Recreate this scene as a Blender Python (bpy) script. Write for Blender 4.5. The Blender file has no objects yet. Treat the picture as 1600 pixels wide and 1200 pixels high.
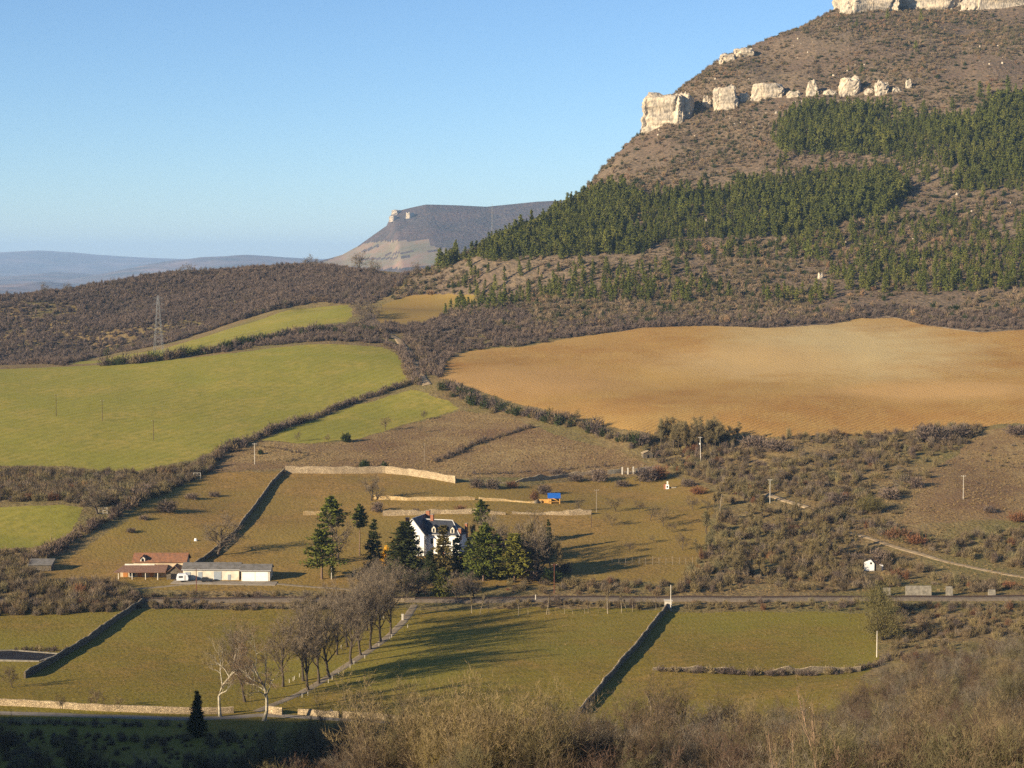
import bpy, math, random, time
import numpy as np
from mathutils import Vector, Matrix
from mathutils.bvhtree import BVHTree
T0 = time.time()
scene = bpy.context.scene
COL = scene.collection
R = math.radians

# ------------------------------------------------------------------ camera
F = 2986.0                       # focal length in pixels of the 1600 px wide photograph
CAMZ = 120.0                     # the valley floor lies about 110 m below the camera
PITCH = math.atan(190.0 / F)
cam_data = bpy.data.cameras.new('camera')
cam = bpy.data.objects.new('camera', cam_data)
COL.objects.link(cam)
cam.location = (0, 0, CAMZ)
cam.rotation_euler = (math.pi / 2 - PITCH, 0, 0)
cam_data.sensor_width = 36.0
cam_data.lens = 36.0 * F / 1600.0
cam_data.clip_start = 0.5
cam_data.clip_end = 120000.0
scene.camera = cam

# ------------------------------------------------------------------ sky, sun, exposure
SUN_EL, SUN_AZ = R(18.0), R(57.0)       # SUN_AZ: shadows run this far right of the view direction
sun_vec = Vector((-math.sin(SUN_AZ) * math.cos(SUN_EL), -math.cos(SUN_AZ) * math.cos(SUN_EL), math.sin(SUN_EL)))
world = bpy.data.worlds.new('World')
scene.world = world
world.use_nodes = True
wn = world.node_tree.nodes
sky = wn.new('ShaderNodeTexSky')
sky.sky_type = 'NISHITA'
sky.sun_disc = False
sky.sun_elevation = SUN_EL
sky.sun_rotation = math.atan2(sun_vec.x, sun_vec.y)
sky.altitude = 1800
sky.air_density = 1.0
sky.dust_density = 0.15
sky.ozone_density = 4.5
world.node_tree.links.new(sky.outputs[0], wn['Background'].inputs[0])
wn['Background'].inputs[1].default_value = 0.070
sl = bpy.data.lights.new('sun', 'SUN')
sl.energy = 5.0
sl.angle = R(0.53)
sl.color = (1.0, 0.84, 0.60)
so = bpy.data.objects.new('sun', sl)
COL.objects.link(so)
so.rotation_euler = sun_vec.to_track_quat('Z', 'Y').to_euler()
so.location = (-300, -300, 500)
scene.view_settings.view_transform = 'Standard'
scene.view_settings.look = 'None'
scene.view_settings.gamma = 1.0
scene.view_settings.use_curve_mapping = False
scene.view_settings.exposure = 1.17
scene.cycles.max_bounces = 5
scene.cycles.diffuse_bounces = 2
scene.cycles.glossy_bounces = 1
scene.cycles.transmission_bounces = 2
scene.cycles.volume_bounces = 0
scene.cycles.transparent_max_bounces = 6
scene.cycles.use_denoising = False
scene.cycles.sample_clamp_direct = 12
scene.cycles.sample_clamp_indirect = 3

# ------------------------------------------------------------------ small helpers
rng = np.random.default_rng(7)
random.seed(7)
_cp, _sp = math.cos(PITCH), math.sin(PITCH)

def ray(u, v):
    """direction of a photograph pixel, scaled to forward distance 1"""
    xc, yc = (u - 800.0) / F, (600.0 - v) / F
    d = Vector((xc, _cp + yc * _sp, yc * _cp - _sp))
    return d / d.y

def P(u, v, Y):
    d = ray(u, v)
    return (d.x * Y, Y, CAMZ + d.z * Y)

_lat = rng.random((256, 256))
def vnoise(x, y, s, off=0):
    x = np.asarray(x) / s + 17.3 * off + 500.0
    y = np.asarray(y) / s + 9.1 * off + 500.0
    xi, yi = np.floor(x).astype(int), np.floor(y).astype(int)
    fx, fy = x - xi, y - yi
    fx, fy = fx * fx * (3 - 2 * fx), fy * fy * (3 - 2 * fy)
    a, b = _lat[xi % 256, yi % 256], _lat[(xi + 1) % 256, yi % 256]
    c, d = _lat[xi % 256, (yi + 1) % 256], _lat[(xi + 1) % 256, (yi + 1) % 256]
    return (a * (1 - fx) + b * fx) * (1 - fy) + (c * (1 - fx) + d * fx) * fy - 0.5

def fbm(x, y, s, off=0, n=4):
    t, amp = 0.0, 1.0
    for i in range(n):
        t = t + amp * vnoise(x, y, s / 2 ** i, off + i)
        amp *= 0.5
    return t

def in_poly(px, py, poly):
    """vectorised point in polygon"""
    px, py = np.asarray(px), np.asarray(py)
    inside = np.zeros(px.shape, bool)
    n = len(poly)
    j = n - 1
    for i in range(n):
        xi, yi = poly[i]; xj, yj = poly[j]
        c = ((yi > py) != (yj > py)) & (px < (xj - xi) * (py - yi) / (yj - yi + 1e-12) + xi)
        inside ^= c
        j = i
    return inside

# ------------------------------------------------------------------ materials
def new_mat(name):
    m = bpy.data.materials.new(name)
    m.use_nodes = True
    n, l = m.node_tree.nodes, m.node_tree.links
    b = n['Principled BSDF']
    b.inputs['Roughness'].default_value = 0.9
    b.inputs['Specular IOR Level'].default_value = 0.12
    return m, n, l, b

def s2l(*c):
    return tuple(((x / 255.0 + 0.055) / 1.055) ** 2.4 if x > 10 else x / 255 / 12.92 for x in c)

def ground_mat(name, cols, scales, bump=0.5, bscale=1.2, bdist=0.6, stripes=None, patches=()):
    """mix of colours by noise at several scales in world metres, with a fine relief"""
    m, n, l, b = new_mat(name)
    tc = n.new('ShaderNodeNewGeometry')
    prev = None
    for i, c in enumerate(cols):
        if prev is None:
            rgb = n.new('ShaderNodeRGB'); rgb.outputs[0].default_value = (*c, 1)
            prev = rgb.outputs[0]
            continue
        nz = n.new('ShaderNodeTexNoise')
        nz.inputs['Scale'].default_value = 1.0 / scales[i - 1]
        nz.inputs['Detail'].default_value = 5
        nz.inputs['Roughness'].default_value = 0.62
        mp = n.new('ShaderNodeMapping'); mp.inputs['Location'].default_value = (13.7 * i, 5.1 * i, 0)
        l.new(tc.outputs['Position'], mp.inputs[0]); l.new(mp.outputs[0], nz.inputs['Vector'])
        cr = n.new('ShaderNodeValToRGB')
        cr.color_ramp.elements[0].position = 0.42; cr.color_ramp.elements[1].position = 0.66
        l.new(nz.outputs[0], cr.inputs[0])
        mx = n.new('ShaderNodeMix'); mx.data_type = 'RGBA'
        l.new(cr.outputs[0], mx.inputs[0]); l.new(prev, mx.inputs[6]); mx.inputs[7].default_value = (*c, 1)
        prev = mx.outputs[2]
    for (cx, cy, rx, ry, c) in patches:      # soil of another colour, with a ragged outline
        sp = n.new('ShaderNodeVectorMath'); sp.operation = 'SUBTRACT'; l.new(tc.outputs['Position'], sp.inputs[0]); sp.inputs[1].default_value = (cx, cy, 0)
        ml = n.new('ShaderNodeVectorMath'); ml.operation = 'MULTIPLY'; l.new(sp.outputs[0], ml.inputs[0]); ml.inputs[1].default_value = (1 / rx, 1 / ry, 0)
        ln = n.new('ShaderNodeVectorMath'); ln.operation = 'LENGTH'; l.new(ml.outputs[0], ln.inputs[0])
        nz = n.new('ShaderNodeTexNoise'); nz.inputs['Scale'].default_value = 1 / 40; nz.inputs['Detail'].default_value = 8; nz.inputs['Roughness'].default_value = .75; l.new(tc.outputs['Position'], nz.inputs['Vector'])
        ad = n.new('ShaderNodeMath'); ad.operation = 'MULTIPLY_ADD'; ad.inputs[1].default_value = 1.6; l.new(nz.outputs[0], ad.inputs[0]); l.new(ln.outputs['Value'], ad.inputs[2])
        mr = n.new('ShaderNodeMapRange'); mr.inputs[1].default_value = 1.25; mr.inputs[2].default_value = 2.0; mr.inputs[3].default_value = 1; mr.inputs[4].default_value = 0; l.new(ad.outputs[0], mr.inputs[0])
        mx = n.new('ShaderNodeMix'); mx.data_type = 'RGBA'; l.new(mr.outputs[0], mx.inputs[0]); l.new(prev, mx.inputs[6]); mx.inputs[7].default_value = (*c, 1)
        prev = mx.outputs[2]
    height = n.new('ShaderNodeTexNoise')
    height.inputs['Scale'].default_value = 1.0 / bscale
    height.inputs['Detail'].default_value = 4
    l.new(tc.outputs['Position'], height.inputs['Vector'])
    hv = height.outputs[0]
    if stripes:
        ang, wl, amt = stripes
        mp = n.new('ShaderNodeMapping'); mp.inputs['Rotation'].default_value = (0, 0, R(ang))
        l.new(tc.outputs['Position'], mp.inputs[0])
        wv = n.new('ShaderNodeTexWave'); wv.wave_type = 'BANDS'
        wv.inputs['Scale'].default_value = 0.314 / wl
        wv.inputs['Distortion'].default_value = 2.2; wv.inputs['Detail'].default_value = 3
        wv.inputs['Detail Scale'].default_value = 0.25
        l.new(mp.outputs[0], wv.inputs['Vector'])
        mm = n.new('ShaderNodeMath'); mm.operation = 'MULTIPLY_ADD'; mm.inputs[1].default_value = amt
        l.new(wv.outputs['Fac'], mm.inputs[0]); l.new(hv, mm.inputs[2]); hv = mm.outputs[0]
    bp = n.new('ShaderNodeBump'); bp.inputs['Strength'].default_value = bump; bp.inputs['Distance'].default_value = bdist
    l.new(hv, bp.inputs['Height']); l.new(bp.outputs[0], b.inputs['Normal'])
    l.new(prev, b.inputs['Base Color'])
    b.inputs['Roughness'].default_value = 0.95
    b.inputs['Specular IOR Level'].default_value = 0.05
    return m

def plain_mat(name, c, var=0.15, scale=1.0, rough=0.85, c2=None, bump=0.0, spec=0.2, rnd=0.0):
    """one colour broken up by noise; rnd varies it from object to object"""
    m, n, l, b = new_mat(name)
    b.inputs['Roughness'].default_value = rough
    b.inputs['Specular IOR Level'].default_value = spec
    tc = n.new('ShaderNodeNewGeometry')
    nz = n.new('ShaderNodeTexNoise'); nz.inputs['Scale'].default_value = 1.0 / scale; nz.inputs['Detail'].default_value = 5
    l.new(tc.outputs['Position'], nz.inputs['Vector'])
    c2 = c2 or tuple(x * (1 - 2 * var) for x in c)
    mx = n.new('ShaderNodeMix'); mx.data_type = 'RGBA'
    cr = n.new('ShaderNodeValToRGB'); cr.color_ramp.elements[0].position = .36; cr.color_ramp.elements[1].position = .66
    l.new(nz.outputs[0], cr.inputs[0]); l.new(cr.outputs[0], mx.inputs[0])
    mx.inputs[6].default_value = (*c, 1); mx.inputs[7].default_value = (*c2, 1)
    out = mx.outputs[2]
    if rnd:
        oi = n.new('ShaderNodeObjectInfo')
        hs = n.new('ShaderNodeHueSaturation')
        mr = n.new('ShaderNodeMapRange'); mr.inputs[3].default_value = 1 - rnd; mr.inputs[4].default_value = 1 + rnd
        l.new(oi.outputs['Random'], mr.inputs[0]); l.new(mr.outputs[0], hs.inputs['Value']); l.new(out, hs.inputs['Color'])
        out = hs.outputs[0]
    if bump:
        bp = n.new('ShaderNodeBump'); bp.inputs['Strength'].default_value = bump; bp.inputs['Distance'].default_value = scale * .3
        l.new(nz.outputs[0], bp.inputs['Height']); l.new(bp.outputs[0], b.inputs['Normal'])
    l.new(out, b.inputs['Base Color'])
    return m

def twig_mat(name, cols, rough=0.9, transl=0.0):
    """plant colour picked per object / instance from a ramp, varied a little inside the plant"""
    m, n, l, b = new_mat(name)
    oi = n.new('ShaderNodeObjectInfo')
    cr = n.new('ShaderNodeValToRGB')
    e = cr.color_ramp.elements
    while len(e) < len(cols): e.new(0.5)
    for i, c in enumerate(cols):
        e[i].position = i / max(1, len(cols) - 1); e[i].color = (*c, 1)
    g = n.new('ShaderNodeNewGeometry')
    n0 = n.new('ShaderNodeTexNoise'); n0.inputs['Scale'].default_value = 1 / 45.0; n0.inputs['Detail'].default_value = 3
    l.new(g.outputs['Position'], n0.inputs['Vector'])
    m0 = n.new('ShaderNodeMapRange'); m0.inputs[1].default_value = .3; m0.inputs[2].default_value = .7; l.new(n0.outputs[0], m0.inputs[0])
    m1 = n.new('ShaderNodeMix'); m1.inputs[0].default_value = .5; l.new(m0.outputs[0], m1.inputs[2]); l.new(oi.outputs['Random'], m1.inputs[3])
    l.new(m1.outputs[0], cr.inputs[0])
    nz = n.new('ShaderNodeTexNoise'); nz.inputs['Scale'].default_value = 0.8; nz.inputs['Detail'].default_value = 2
    l.new(g.outputs['Position'], nz.inputs['Vector'])
    mr = n.new('ShaderNodeMapRange'); mr.inputs[1].default_value = .3; mr.inputs[2].default_value = .7
    mr.inputs[3].default_value = 0.7; mr.inputs[4].default_value = 1.3
    l.new(nz.outputs[0], mr.inputs[0])
    hs = n.new('ShaderNodeHueSaturation'); l.new(mr.outputs[0], hs.inputs['Value']); l.new(cr.outputs[0], hs.inputs['Color'])
    l.new(hs.outputs[0], b.inputs['Base Color'])
    b.inputs['Roughness'].default_value = 1.0
    b.inputs['Specular IOR Level'].default_value = 0.0
    return m

# ------------------------------------------------------------------ mesh helpers
def mesh_from(name, verts, faces, mats, mat_idx=None, smooth=False):
    me = bpy.data.meshes.new(name)
    verts = np.asarray(verts, dtype=np.float32).reshape(-1, 3)
    if isinstance(faces, np.ndarray):
        k = faces.shape[1]; nf = faces.shape[0]
        me.vertices.add(len(verts)); me.vertices.foreach_set('co', verts.ravel())
        me.loops.add(nf * k); me.loops.foreach_set('vertex_index', faces.astype(np.int32).ravel())
        me.polygons.add(nf)
        me.polygons.foreach_set('loop_start', np.arange(0, nf * k, k, dtype=np.int32))
        me.update(calc_edges=True)
    else:
        me.from_pydata([tuple(v) for v in verts.tolist()], [], faces)
        me.update()
    for m in (mats if isinstance(mats, (list, tuple)) else [mats]):
        me.materials.append(m)
    if mat_idx is not None:
        me.polygons.foreach_set('material_index', np.asarray(mat_idx, dtype=np.int32))
    if smooth:
        me.polygons.foreach_set('use_smooth', np.ones(len(me.polygons), bool))
    return me

def link(name, data, parent=None, loc=None, rotz=0.0, scale=None):
    o = bpy.data.objects.new(name, data)
    COL.objects.link(o)
    if parent is not None: o.parent = parent
    if loc is not None: o.location = loc
    if rotz: o.rotation_euler = (0, 0, rotz)
    if scale is not None: o.scale = (scale,) * 3 if np.isscalar(scale) else scale
    return o

def tag(o, label, cat, group=None):
    o['label'] = label; o['category'] = cat; o['kind'] = 'thing'
    if group: o['group'] = group
    return o

def thing(name, label, cat, loc=(0, 0, 0), rotz=0.0, group=None, scale=None):
    return tag(link(name, None, None, loc, rotz, scale), label, cat, group)

def structure(o):
    o['kind'] = 'structure'; return o

# ------------------------------------------------------------------ terrain: a height field through surveyed points
CP = []      # (pixel u, pixel v, forward distance)
def cp(*pts): CP.extend(P(*p) for p in pts)
# valley floor and lower meadows
cp((0,1200,412),(200,1200,412),(400,1200,400),(0,1112,472),(200,1112,472),(400,1115,472),(-300,1112,470),(-300,1200,412),
   (600,1115,474),(900,1118,472),(0,1000,566),(300,1000,566),(500,1040,530),(700,1040,530),(900,1030,540),(700,960,602),(300,955,606),
   (0,960,601),(1040,955,606),(1200,960,600),(1350,960,600),(1100,1050,520),(1340,1045,524),(1100,1120,468),(1500,960,598),(1600,960,598),(1750,960,598),(-300,960,600),(-300,1020,548))
# foreground hill of the viewpoint
cp((550,1180,388),(750,1180,386),(1000,1180,378),(1200,1180,352),(1300,1120,440),(1400,1060,492),(1500,1040,485),(1600,1020,470),(1600,1100,330),
   (1600,1200,215),(1400,1200,260),(1800,1000,480),(1800,1200,190),(1500,1120,350))
CP += [(-12,178,CAMZ-50),(-60,190,CAMZ-66),(40,180,CAMZ-50),(-12,110,CAMZ-37),(-60,110,CAMZ-46),(40,110,CAMZ-33),(-15,50,CAMZ-20),(30,50,CAMZ-17),
       (-60,40,CAMZ-22),(0,8,CAMZ-4),(0,-15,CAMZ-1),(40,0,CAMZ+2),(-40,0,CAMZ-6),(0,-120,CAMZ+25),(120,60,CAMZ-8),(150,-80,CAMZ+35),(-100,-120,CAMZ+5),
       (-25,250,CAMZ-76),(-75,270,CAMZ-98),(30,250,CAMZ-70),(-35,320,CAMZ-97)]
# spur to the left of the frame that keeps the low sun off the valley bottom there
CP += [(-330,210,CAMZ+20),(-300,150,CAMZ+20),(-380,270,CAMZ+6),(-280,90,CAMZ+8),(-430,330,CAMZ-34),(-480,420,CAMZ-92),(-230,270,CAMZ-80),(-200,190,CAMZ-66),
       (-180,110,CAMZ-44),(-160,330,CAMZ-106),(-500,180,CAMZ-10),(-600,300,CAMZ-60),(-700,600,CAMZ-60),(-300,380,CAMZ-104)]
# railway terrace, farm, house, pastures
cp((0,937,626),(300,937,624),(600,938,622),(900,937,622),(1200,937,622),(1400,936,622),(1600,935,620),(1800,935,620),(-300,937,626),
   (0,905,652),(200,906,650),(430,907,650),(520,900,656),(650,905,652),(800,905,652),(1000,905,652),
   (100,855,698),(300,860,694),(520,860,696),(690,866,692),(850,866,690),(1050,868,690),
   (400,800,758),(520,802,757),(700,803,755),(900,803,757),(1050,800,758),(300,770,795),(600,780,782),(850,786,778),
   (445,740,838),(600,740,838),(720,756,815),(900,745,838),(1040,740,842),(330,735,845),(1100,790,770))
# left: lower green field and the bank above it
cp((0,862,690),(0,795,742),(110,790,745),(-300,862,690),(-300,795,742),(0,735,838),(150,738,838),(-300,735,838),(250,730,848))
# middle: rough pasture, strip field
cp((450,700,885),(600,690,900),(750,690,895),(900,700,880),(560,650,965),(680,640,980),(750,640,978),(640,605,1030),(820,650,955),(950,690,890),(1040,695,885))
# big green field
cp((0,680,915),(200,680,915),(350,690,900),(0,620,1020),(200,615,1030),(400,610,1035),(550,600,1050),(0,580,1120),(150,573,1130),(300,560,1140),
   (430,543,1160),(520,537,1165),(600,543,1160),(635,575,1085),(-300,620,1020),(-300,580,1120),(-300,680,915))
# behind it: strip, ravine, dark hillside
cp((250,552,1270),(400,520,1310),(500,495,1360),(550,480,1390),(620,515,1250),(640,548,1150),(660,580,1075),(600,480,1420),(690,460,1500),(740,465,1480),(650,500,1340))
cp((0,570,1480),(100,568,1470),(150,560,1440),(0,520,1600),(200,510,1600),(0,462,1850),(100,452,1850),(200,440,1850),(300,429,1850),(400,421,1850),(480,416,1850),
   (400,470,1620),(500,450,1620),(-300,520,1600),(-300,470,1850),(560,427,1800),(640,429,1740),(560,450,1600))
for u, v in ((-300,470),(0,462),(200,440),(400,416),(560,420),(660,424)):
    x, y, z = P(u, v, 1850); CP.append((x * 1.25, 2300, z - 90)); CP.append((x * 1.6, 3000, CAMZ - 150))
# ploughed field
cp((700,598,1030),(850,640,962),(1000,680,890),(1100,680,886),(1200,685,875),(1400,675,880),(1600,662,880),(1800,655,885),
   (700,548,1165),(850,538,1180),(1000,512,1245),(1200,512,1225),(1390,494,1270),(1500,516,1195),(1600,518,1180),(1800,510,1200),
   (1000,600,1035),(1200,600,1025),(1400,590,1040),(1600,590,1025),(1800,590,1025),(1300,555,1110))
# right hand scrub slope
cp((1200,870,690),(1400,870,690),(1600,870,690),(1800,870,690),(1200,780,770),(1300,830,722),(1400,800,745),(1500,780,762),(1600,780,765),(1250,720,830),(1450,700,845),(1600,690,850),(1800,700,845),
   (1350,905,655),(1500,905,655),(1600,900,658))
# mountain: lower slope
cp((800,480,1370),(900,500,1300),(1000,480,1340),(1000,440,1420),(1200,460,1360),(1400,460,1330),(1600,470,1280),(1800,460,1300),
   (760,430,1500),(900,410,1490),(1040,400,1480),(1200,400,1470),(1400,380,1470),(1600,380,1440),(1800,380,1440),
   (1000,330,1610),(1200,310,1600),(1400,300,1590),(1600,300,1570),(1800,300,1570),
   (1100,240,1760),(1250,220,1730),(1400,200,1720),(1600,200,1700),(1800,200,1700),
   (1130,178,1850),(1250,155,1840),(1400,145,1820),(1600,140,1800),(1800,140,1800),
   (1200,90,1975),(1400,70,1960),(1600,70,1940),(1800,70,1940))
# mountain: crest line, then the ground behind it falls away
cp((480,438,1980),(560,444,1980),(640,444,1860),(400,446,1980),(690,440,1700))
crest = [(690,420,1560),(740,394,1620),(800,367,1680),(850,341,1730),(900,312,1780),(950,252,1840),(1008,202,1885),(1050,150,1925),(1090,115,1950),(1150,82,2000),(1200,58,2045),(1250,40,2090),(1300,18,2135)]
cp(*crest, (1450,16,2130),(1600,18,2110),(1800,20,2110))
for u, v, Y in crest[2:]:
    x, y, z = P(u, v, Y)
    CP.append((x - 15 + (u - 1000) * .02, y + 170, z - 70)); CP.append((x - 60, y + 520, z * 0.30 - 50))
CP += [(P(1400,0,2200)[0],2235,CAMZ+332),(P(1600,0,2200)[0],2220,CAMZ+334),(P(1900,0,2200)[0],2220,CAMZ+334),(560,2700,CAMZ+335),(900,2700,CAMZ+335),(300,2900,CAMZ+60),(500,3300,CAMZ+300),
       (1200,1000,CAMZ-60),(1100,1500,CAMZ+60),(1200,500,CAMZ-80),(500,250,CAMZ-30),(-900,1000,CAMZ-70),(-900,1600,CAMZ-60),(-1100,2300,CAMZ-140),(-1300,3200,CAMZ-150),(0,3300,CAMZ-140)]
CPA = np.array(CP)
def tps_fit(pts, lam=1e-2):
    xy, z = pts[:, :2] / 1000.0, pts[:, 2]
    n = len(pts)
    d = np.linalg.norm(xy[:, None] - xy[None], axis=2)
    K = np.where(d > 0, d * d * np.log(d + 1e-12), 0.0)
    K[np.arange(n), np.arange(n)] += lam * 0.001
    A = np.zeros((n + 3, n + 3)); A[:n, :n] = K; A[:n, n] = 1; A[:n, n + 1:] = xy; A[n:, :n] = A[:n, n:].T
    b = np.zeros(n + 3); b[:n] = z
    return xy, np.linalg.solve(A, b)
_xy, _w = tps_fit(CPA)
def tps(x, y):
    q = np.stack([x, y], 1) / 1000.0
    out = np.empty(len(q))
    n = len(_xy)
    for i in range(0, len(q), 40000):
        s = q[i:i + 40000]
        d2 = ((s[:, None, :] - _xy[None]) ** 2).sum(2)
        out[i:i + 40000] = (0.5 * d2 * np.log(d2 + 1e-20)) @ _w[:n] + _w[n] + s @ _w[n + 1:]
    return out

PY0 = -60.0                                    # pole of the terrain grid, behind the viewpoint
ang = np.concatenate([np.linspace(-62, -17.6, 36)[:-1], np.linspace(-17.6, 17.6, 420), np.linspace(17.6, 62, 36)[1:]])
rad = np.geomspace(30, 3400, 640)
AA, RR = np.meshgrid(np.radians(ang), rad, indexing='ij')
GX, GY = (np.sin(AA) * RR).ravel(), (np.cos(AA) * RR + PY0).ravel()
GZ = tps(GX, GY)
rough = np.clip((GZ - (CAMZ - 35)) / 120, 0, 1) * np.clip((GY - 1150) / 300, 0, 1) * np.clip((GX + 100) / 120, 0, 1)
ravine = np.clip((GY - 1430) / 120, 0, 1) * np.clip((1900 - GY) / 260, .12, 1) * np.clip((-GX - 30) / 150, 0, 1)
GZ = GZ + fbm(GX, GY, 110, 3) * (1.2 + 9 * rough + 16 * ravine) * np.clip(GY / 300, 0, 1) + fbm(GX, GY, 28, 5) * (0.35 + 2.0 * rough)
GZ = np.where((GY < 90) & (np.abs(GX) < 60), np.minimum(GZ, CAMZ - 2.5 - np.clip(GY - 2, 0, 99) * 0.30), GZ)
na, nr = len(ang), len(rad)
idx = np.arange(na * nr).reshape(na, nr)
GF = np.stack([idx[:-1, :-1], idx[1:, :-1], idx[1:, 1:], idx[:-1, 1:]], -1).reshape(-1, 4)
GV = np.stack([GX, GY, GZ], 1)
bvh = BVHTree.FromPolygons(GV.tolist(), GF.tolist())
CAMP = Vector((0, 0, CAMZ))

def G(u, v):
    """ground point seen at a pixel of the photograph"""
    d = ray(u, v).normalized()
    h = bvh.ray_cast(CAMP + d * 2.0, d, 6000)
    return h[0]

# interpolated height (polar grid)
_Z2 = GZ.reshape(na, nr)
_la = np.radians(ang)
def H(x, y):
    x, y = np.atleast_1d(np.asarray(x, float)), np.atleast_1d(np.asarray(y, float))
    a = np.arctan2(x, y - PY0); r = np.hypot(x, y - PY0)
    ia = np.clip(np.searchsorted(_la, a) - 1, 0, na - 2)
    fr = np.clip(np.log(r / 30) / math.log(3400 / 30) * (nr - 1), 0, nr - 1.001)
    ir = fr.astype(int); fr = fr - ir
    fa = np.clip((a - _la[ia]) / (_la[ia + 1] - _la[ia]), 0, 1)
    return (_Z2[ia, ir] * (1 - fa) + _Z2[ia + 1, ir] * fa) * (1 - fr) + (_Z2[ia, ir + 1] * (1 - fa) + _Z2[ia + 1, ir + 1] * fa) * fr
def Hs(x, y): return float(H(x, y)[0])

def W(poly):
    """pixel polygon -> ground polygon in world metres"""
    out = []
    for u, v in poly:
        g = G(u, v)
        if g is None: print('no ground at', u, v); continue
        out.append((g.x, g.y))
    return out

def project(x, y, z):
    """world -> photograph pixels"""
    zz = np.asarray(z) - CAMZ
    yc = zz * _cp + np.asarray(y) * _sp
    w = np.asarray(y) * _cp - zz * _sp
    return 800 + F * np.asarray(x) / w, 600 - F * yc / w

# ------------------------------------------------------------------ land use
M_SCRUB = ground_mat('dry_scrub_earth', [(0.175,0.118,0.053),(0.125,0.082,0.040),(0.230,0.165,0.075),(0.150,0.125,0.044)], [25, 6, 50], .9, 1.6, .8)
M_MOUNT = ground_mat('stony_mountain_grass', [(.175,.128,.084),(.115,.086,.060),(.225,.160,.095),(.140,.094,.064),(.095,.074,.050)], [40, 9, 70, 4], 1.0, 3, 1.6)
M_MEADOW = ground_mat('dry_pasture_grass', [(0.237,0.146,0.043),(0.182,0.129,0.034),(0.281,0.167,0.054),(0.165,0.104,0.034),(0.215,0.151,0.039)], [32, 12, 2.5, 60], .8, 1.2, .4)
M_FIELD = ground_mat('olive_meadow_grass', [(0.201,0.146,0.028),(0.159,0.127,0.025),(0.239,0.151,0.039),(0.143,0.106,0.023),(0.182,0.153,0.028)], [42, 16, 2.2, 70], .7, 1.0, .35, stripes=(75, 6, .35))
M_WHEAT = ground_mat('young_crop_green', [(0.225,0.200,0.036),(0.190,0.181,0.033),(0.275,0.216,0.049),(0.180,0.164,0.032)], [90, 28, 4], .5, 1.3, .3, stripes=(28, 6, .5))
M_PLOUGH = ground_mat('ochre_ploughed_soil', [(0.346,0.186,0.055),(0.281,0.143,0.041),(0.390,0.247,0.081),(0.257,0.136,0.042),(0.370,0.232,0.075)], [95, 38, 1.6, 150], .9, .5, .35, stripes=(38, 2.6, .45), patches=[(P(1330,540,1130)[0], 1140, 75, 130, (.44,.325,.150)), (P(1180,545,1100)[0], 1100, 60, 60, (.41,.275,.115)), (P(1480,615,980)[0], 985, 70, 40, (.45,.27,.10)), (P(820,590,1030)[0], 1040, 60, 50, (.40,.235,.085))])
M_ROUGH = ground_mat('rough_grey_pasture', [(0.215,0.143,0.063),(0.168,0.107,0.055),(0.268,0.189,0.084),(0.147,0.087,0.046)], [18, 4, 45], .9, 1.1, .6)
M_STRAW = ground_mat('pale_brown_field', [(0.235,0.152,0.047),(0.205,0.145,0.040)], [40], .5, 1.5, .4)
REG = [
 ('crop_field', M_WHEAT, [(-320,582),(0,577),(120,572),(250,563),(330,556),(430,543),(500,537),(600,542),(622,556),(636,592),(560,622),(480,652),(400,681),(350,698),(300,720),(210,735),(100,730),(-320,727)]),
 ('crop_field', M_WHEAT, [(110,569),(180,556),(250,546),(330,523),(420,494),(480,481),(545,477),(551,492),(540,503),(450,515),(380,538),(300,551),(200,565)]),
 ('crop_field', M_WHEAT, [(405,688),(480,660),(560,632),(640,609),(700,627),(718,638),(640,660),(560,685),(470,692)]),
 ('crop_field', M_WHEAT, [(-320,788),(100,788),(128,795),(112,830),(50,856),(-320,868)]),
 ('fallow_field', M_STRAW, [(580,484),(600,475),(640,461),(700,458),(752,461),(735,476),(690,495),(640,509),(595,506)]),
 ('ploughed_field', M_PLOUGH, [(690,590),(695,562),(740,547),(830,540),(900,527),(1000,513),(1100,509),(1200,513),(1290,508),(1340,498),(1400,496),(1450,509),(1530,519),(1850,514),(1850,652),(1600,662),(1500,668),(1400,673),(1300,682),(1200,685),(1100,679),(1010,678),(930,662),(850,640),(780,622),(720,600)]),
 ('meadow', M_FIELD, [(-320,962),(220,951),(560,951),(1030,952),(1050,956),(1350,957),(1375,990),(1372,1040),(1340,1060),(1370,1085),(1250,1130),(1000,1165),(800,1150),(560,1140),(-320,1104)]),
 ('meadow', M_FIELD, [(-320,1126),(280,1132),(420,1125),(520,1140),(480,1165),(380,1199),(-320,1199)]),
 ('pasture', M_MEADOW, [(40,912),(80,885),(130,856),(200,812),(300,745),(330,738),(440,735),(600,738),(720,752),(760,765),(900,750),(1040,740),(1120,770),(1100,860),(1060,915),(800,918),(400,925)]),
 ('rough_pasture', M_ROUGH, [(320,738),(360,705),(405,690),(470,694),(560,687),(640,662),(720,640),(800,655),(870,680),(940,700),(1000,715),(1030,738),(720,748),(600,733),(450,731)]),
 ('rough_pasture', M_ROUGH, [(1400,820),(1450,740),(1540,672),(1850,660),(1850,800),(1600,810)]),
]
M_MOUNT_POLY = [(600,430),(760,470),(1000,490),(1400,480),(1850,490),(1850,-40),(1300,6),(1050,130),(900,290),(680,405)]
REGW = [W(poly) for nm, m, poly in REG]
def land(x, y):
    jx = x + 2.2 * fbm(x, y, 14, 11) + .8 * fbm(x, y, 3, 13); jy = y + 4.5 * fbm(x, y, 17, 12) + 1.5 * fbm(x, y, 4, 14)
    lab = np.full(len(x), -1)
    for i, w in enumerate(REGW): lab[in_poly(jx, jy, w) & (lab < 0)] = i
    return lab
vl = land(GX, GY)
mixed = (vl[GF] != vl[GF][:, :1]).any(1)
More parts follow.
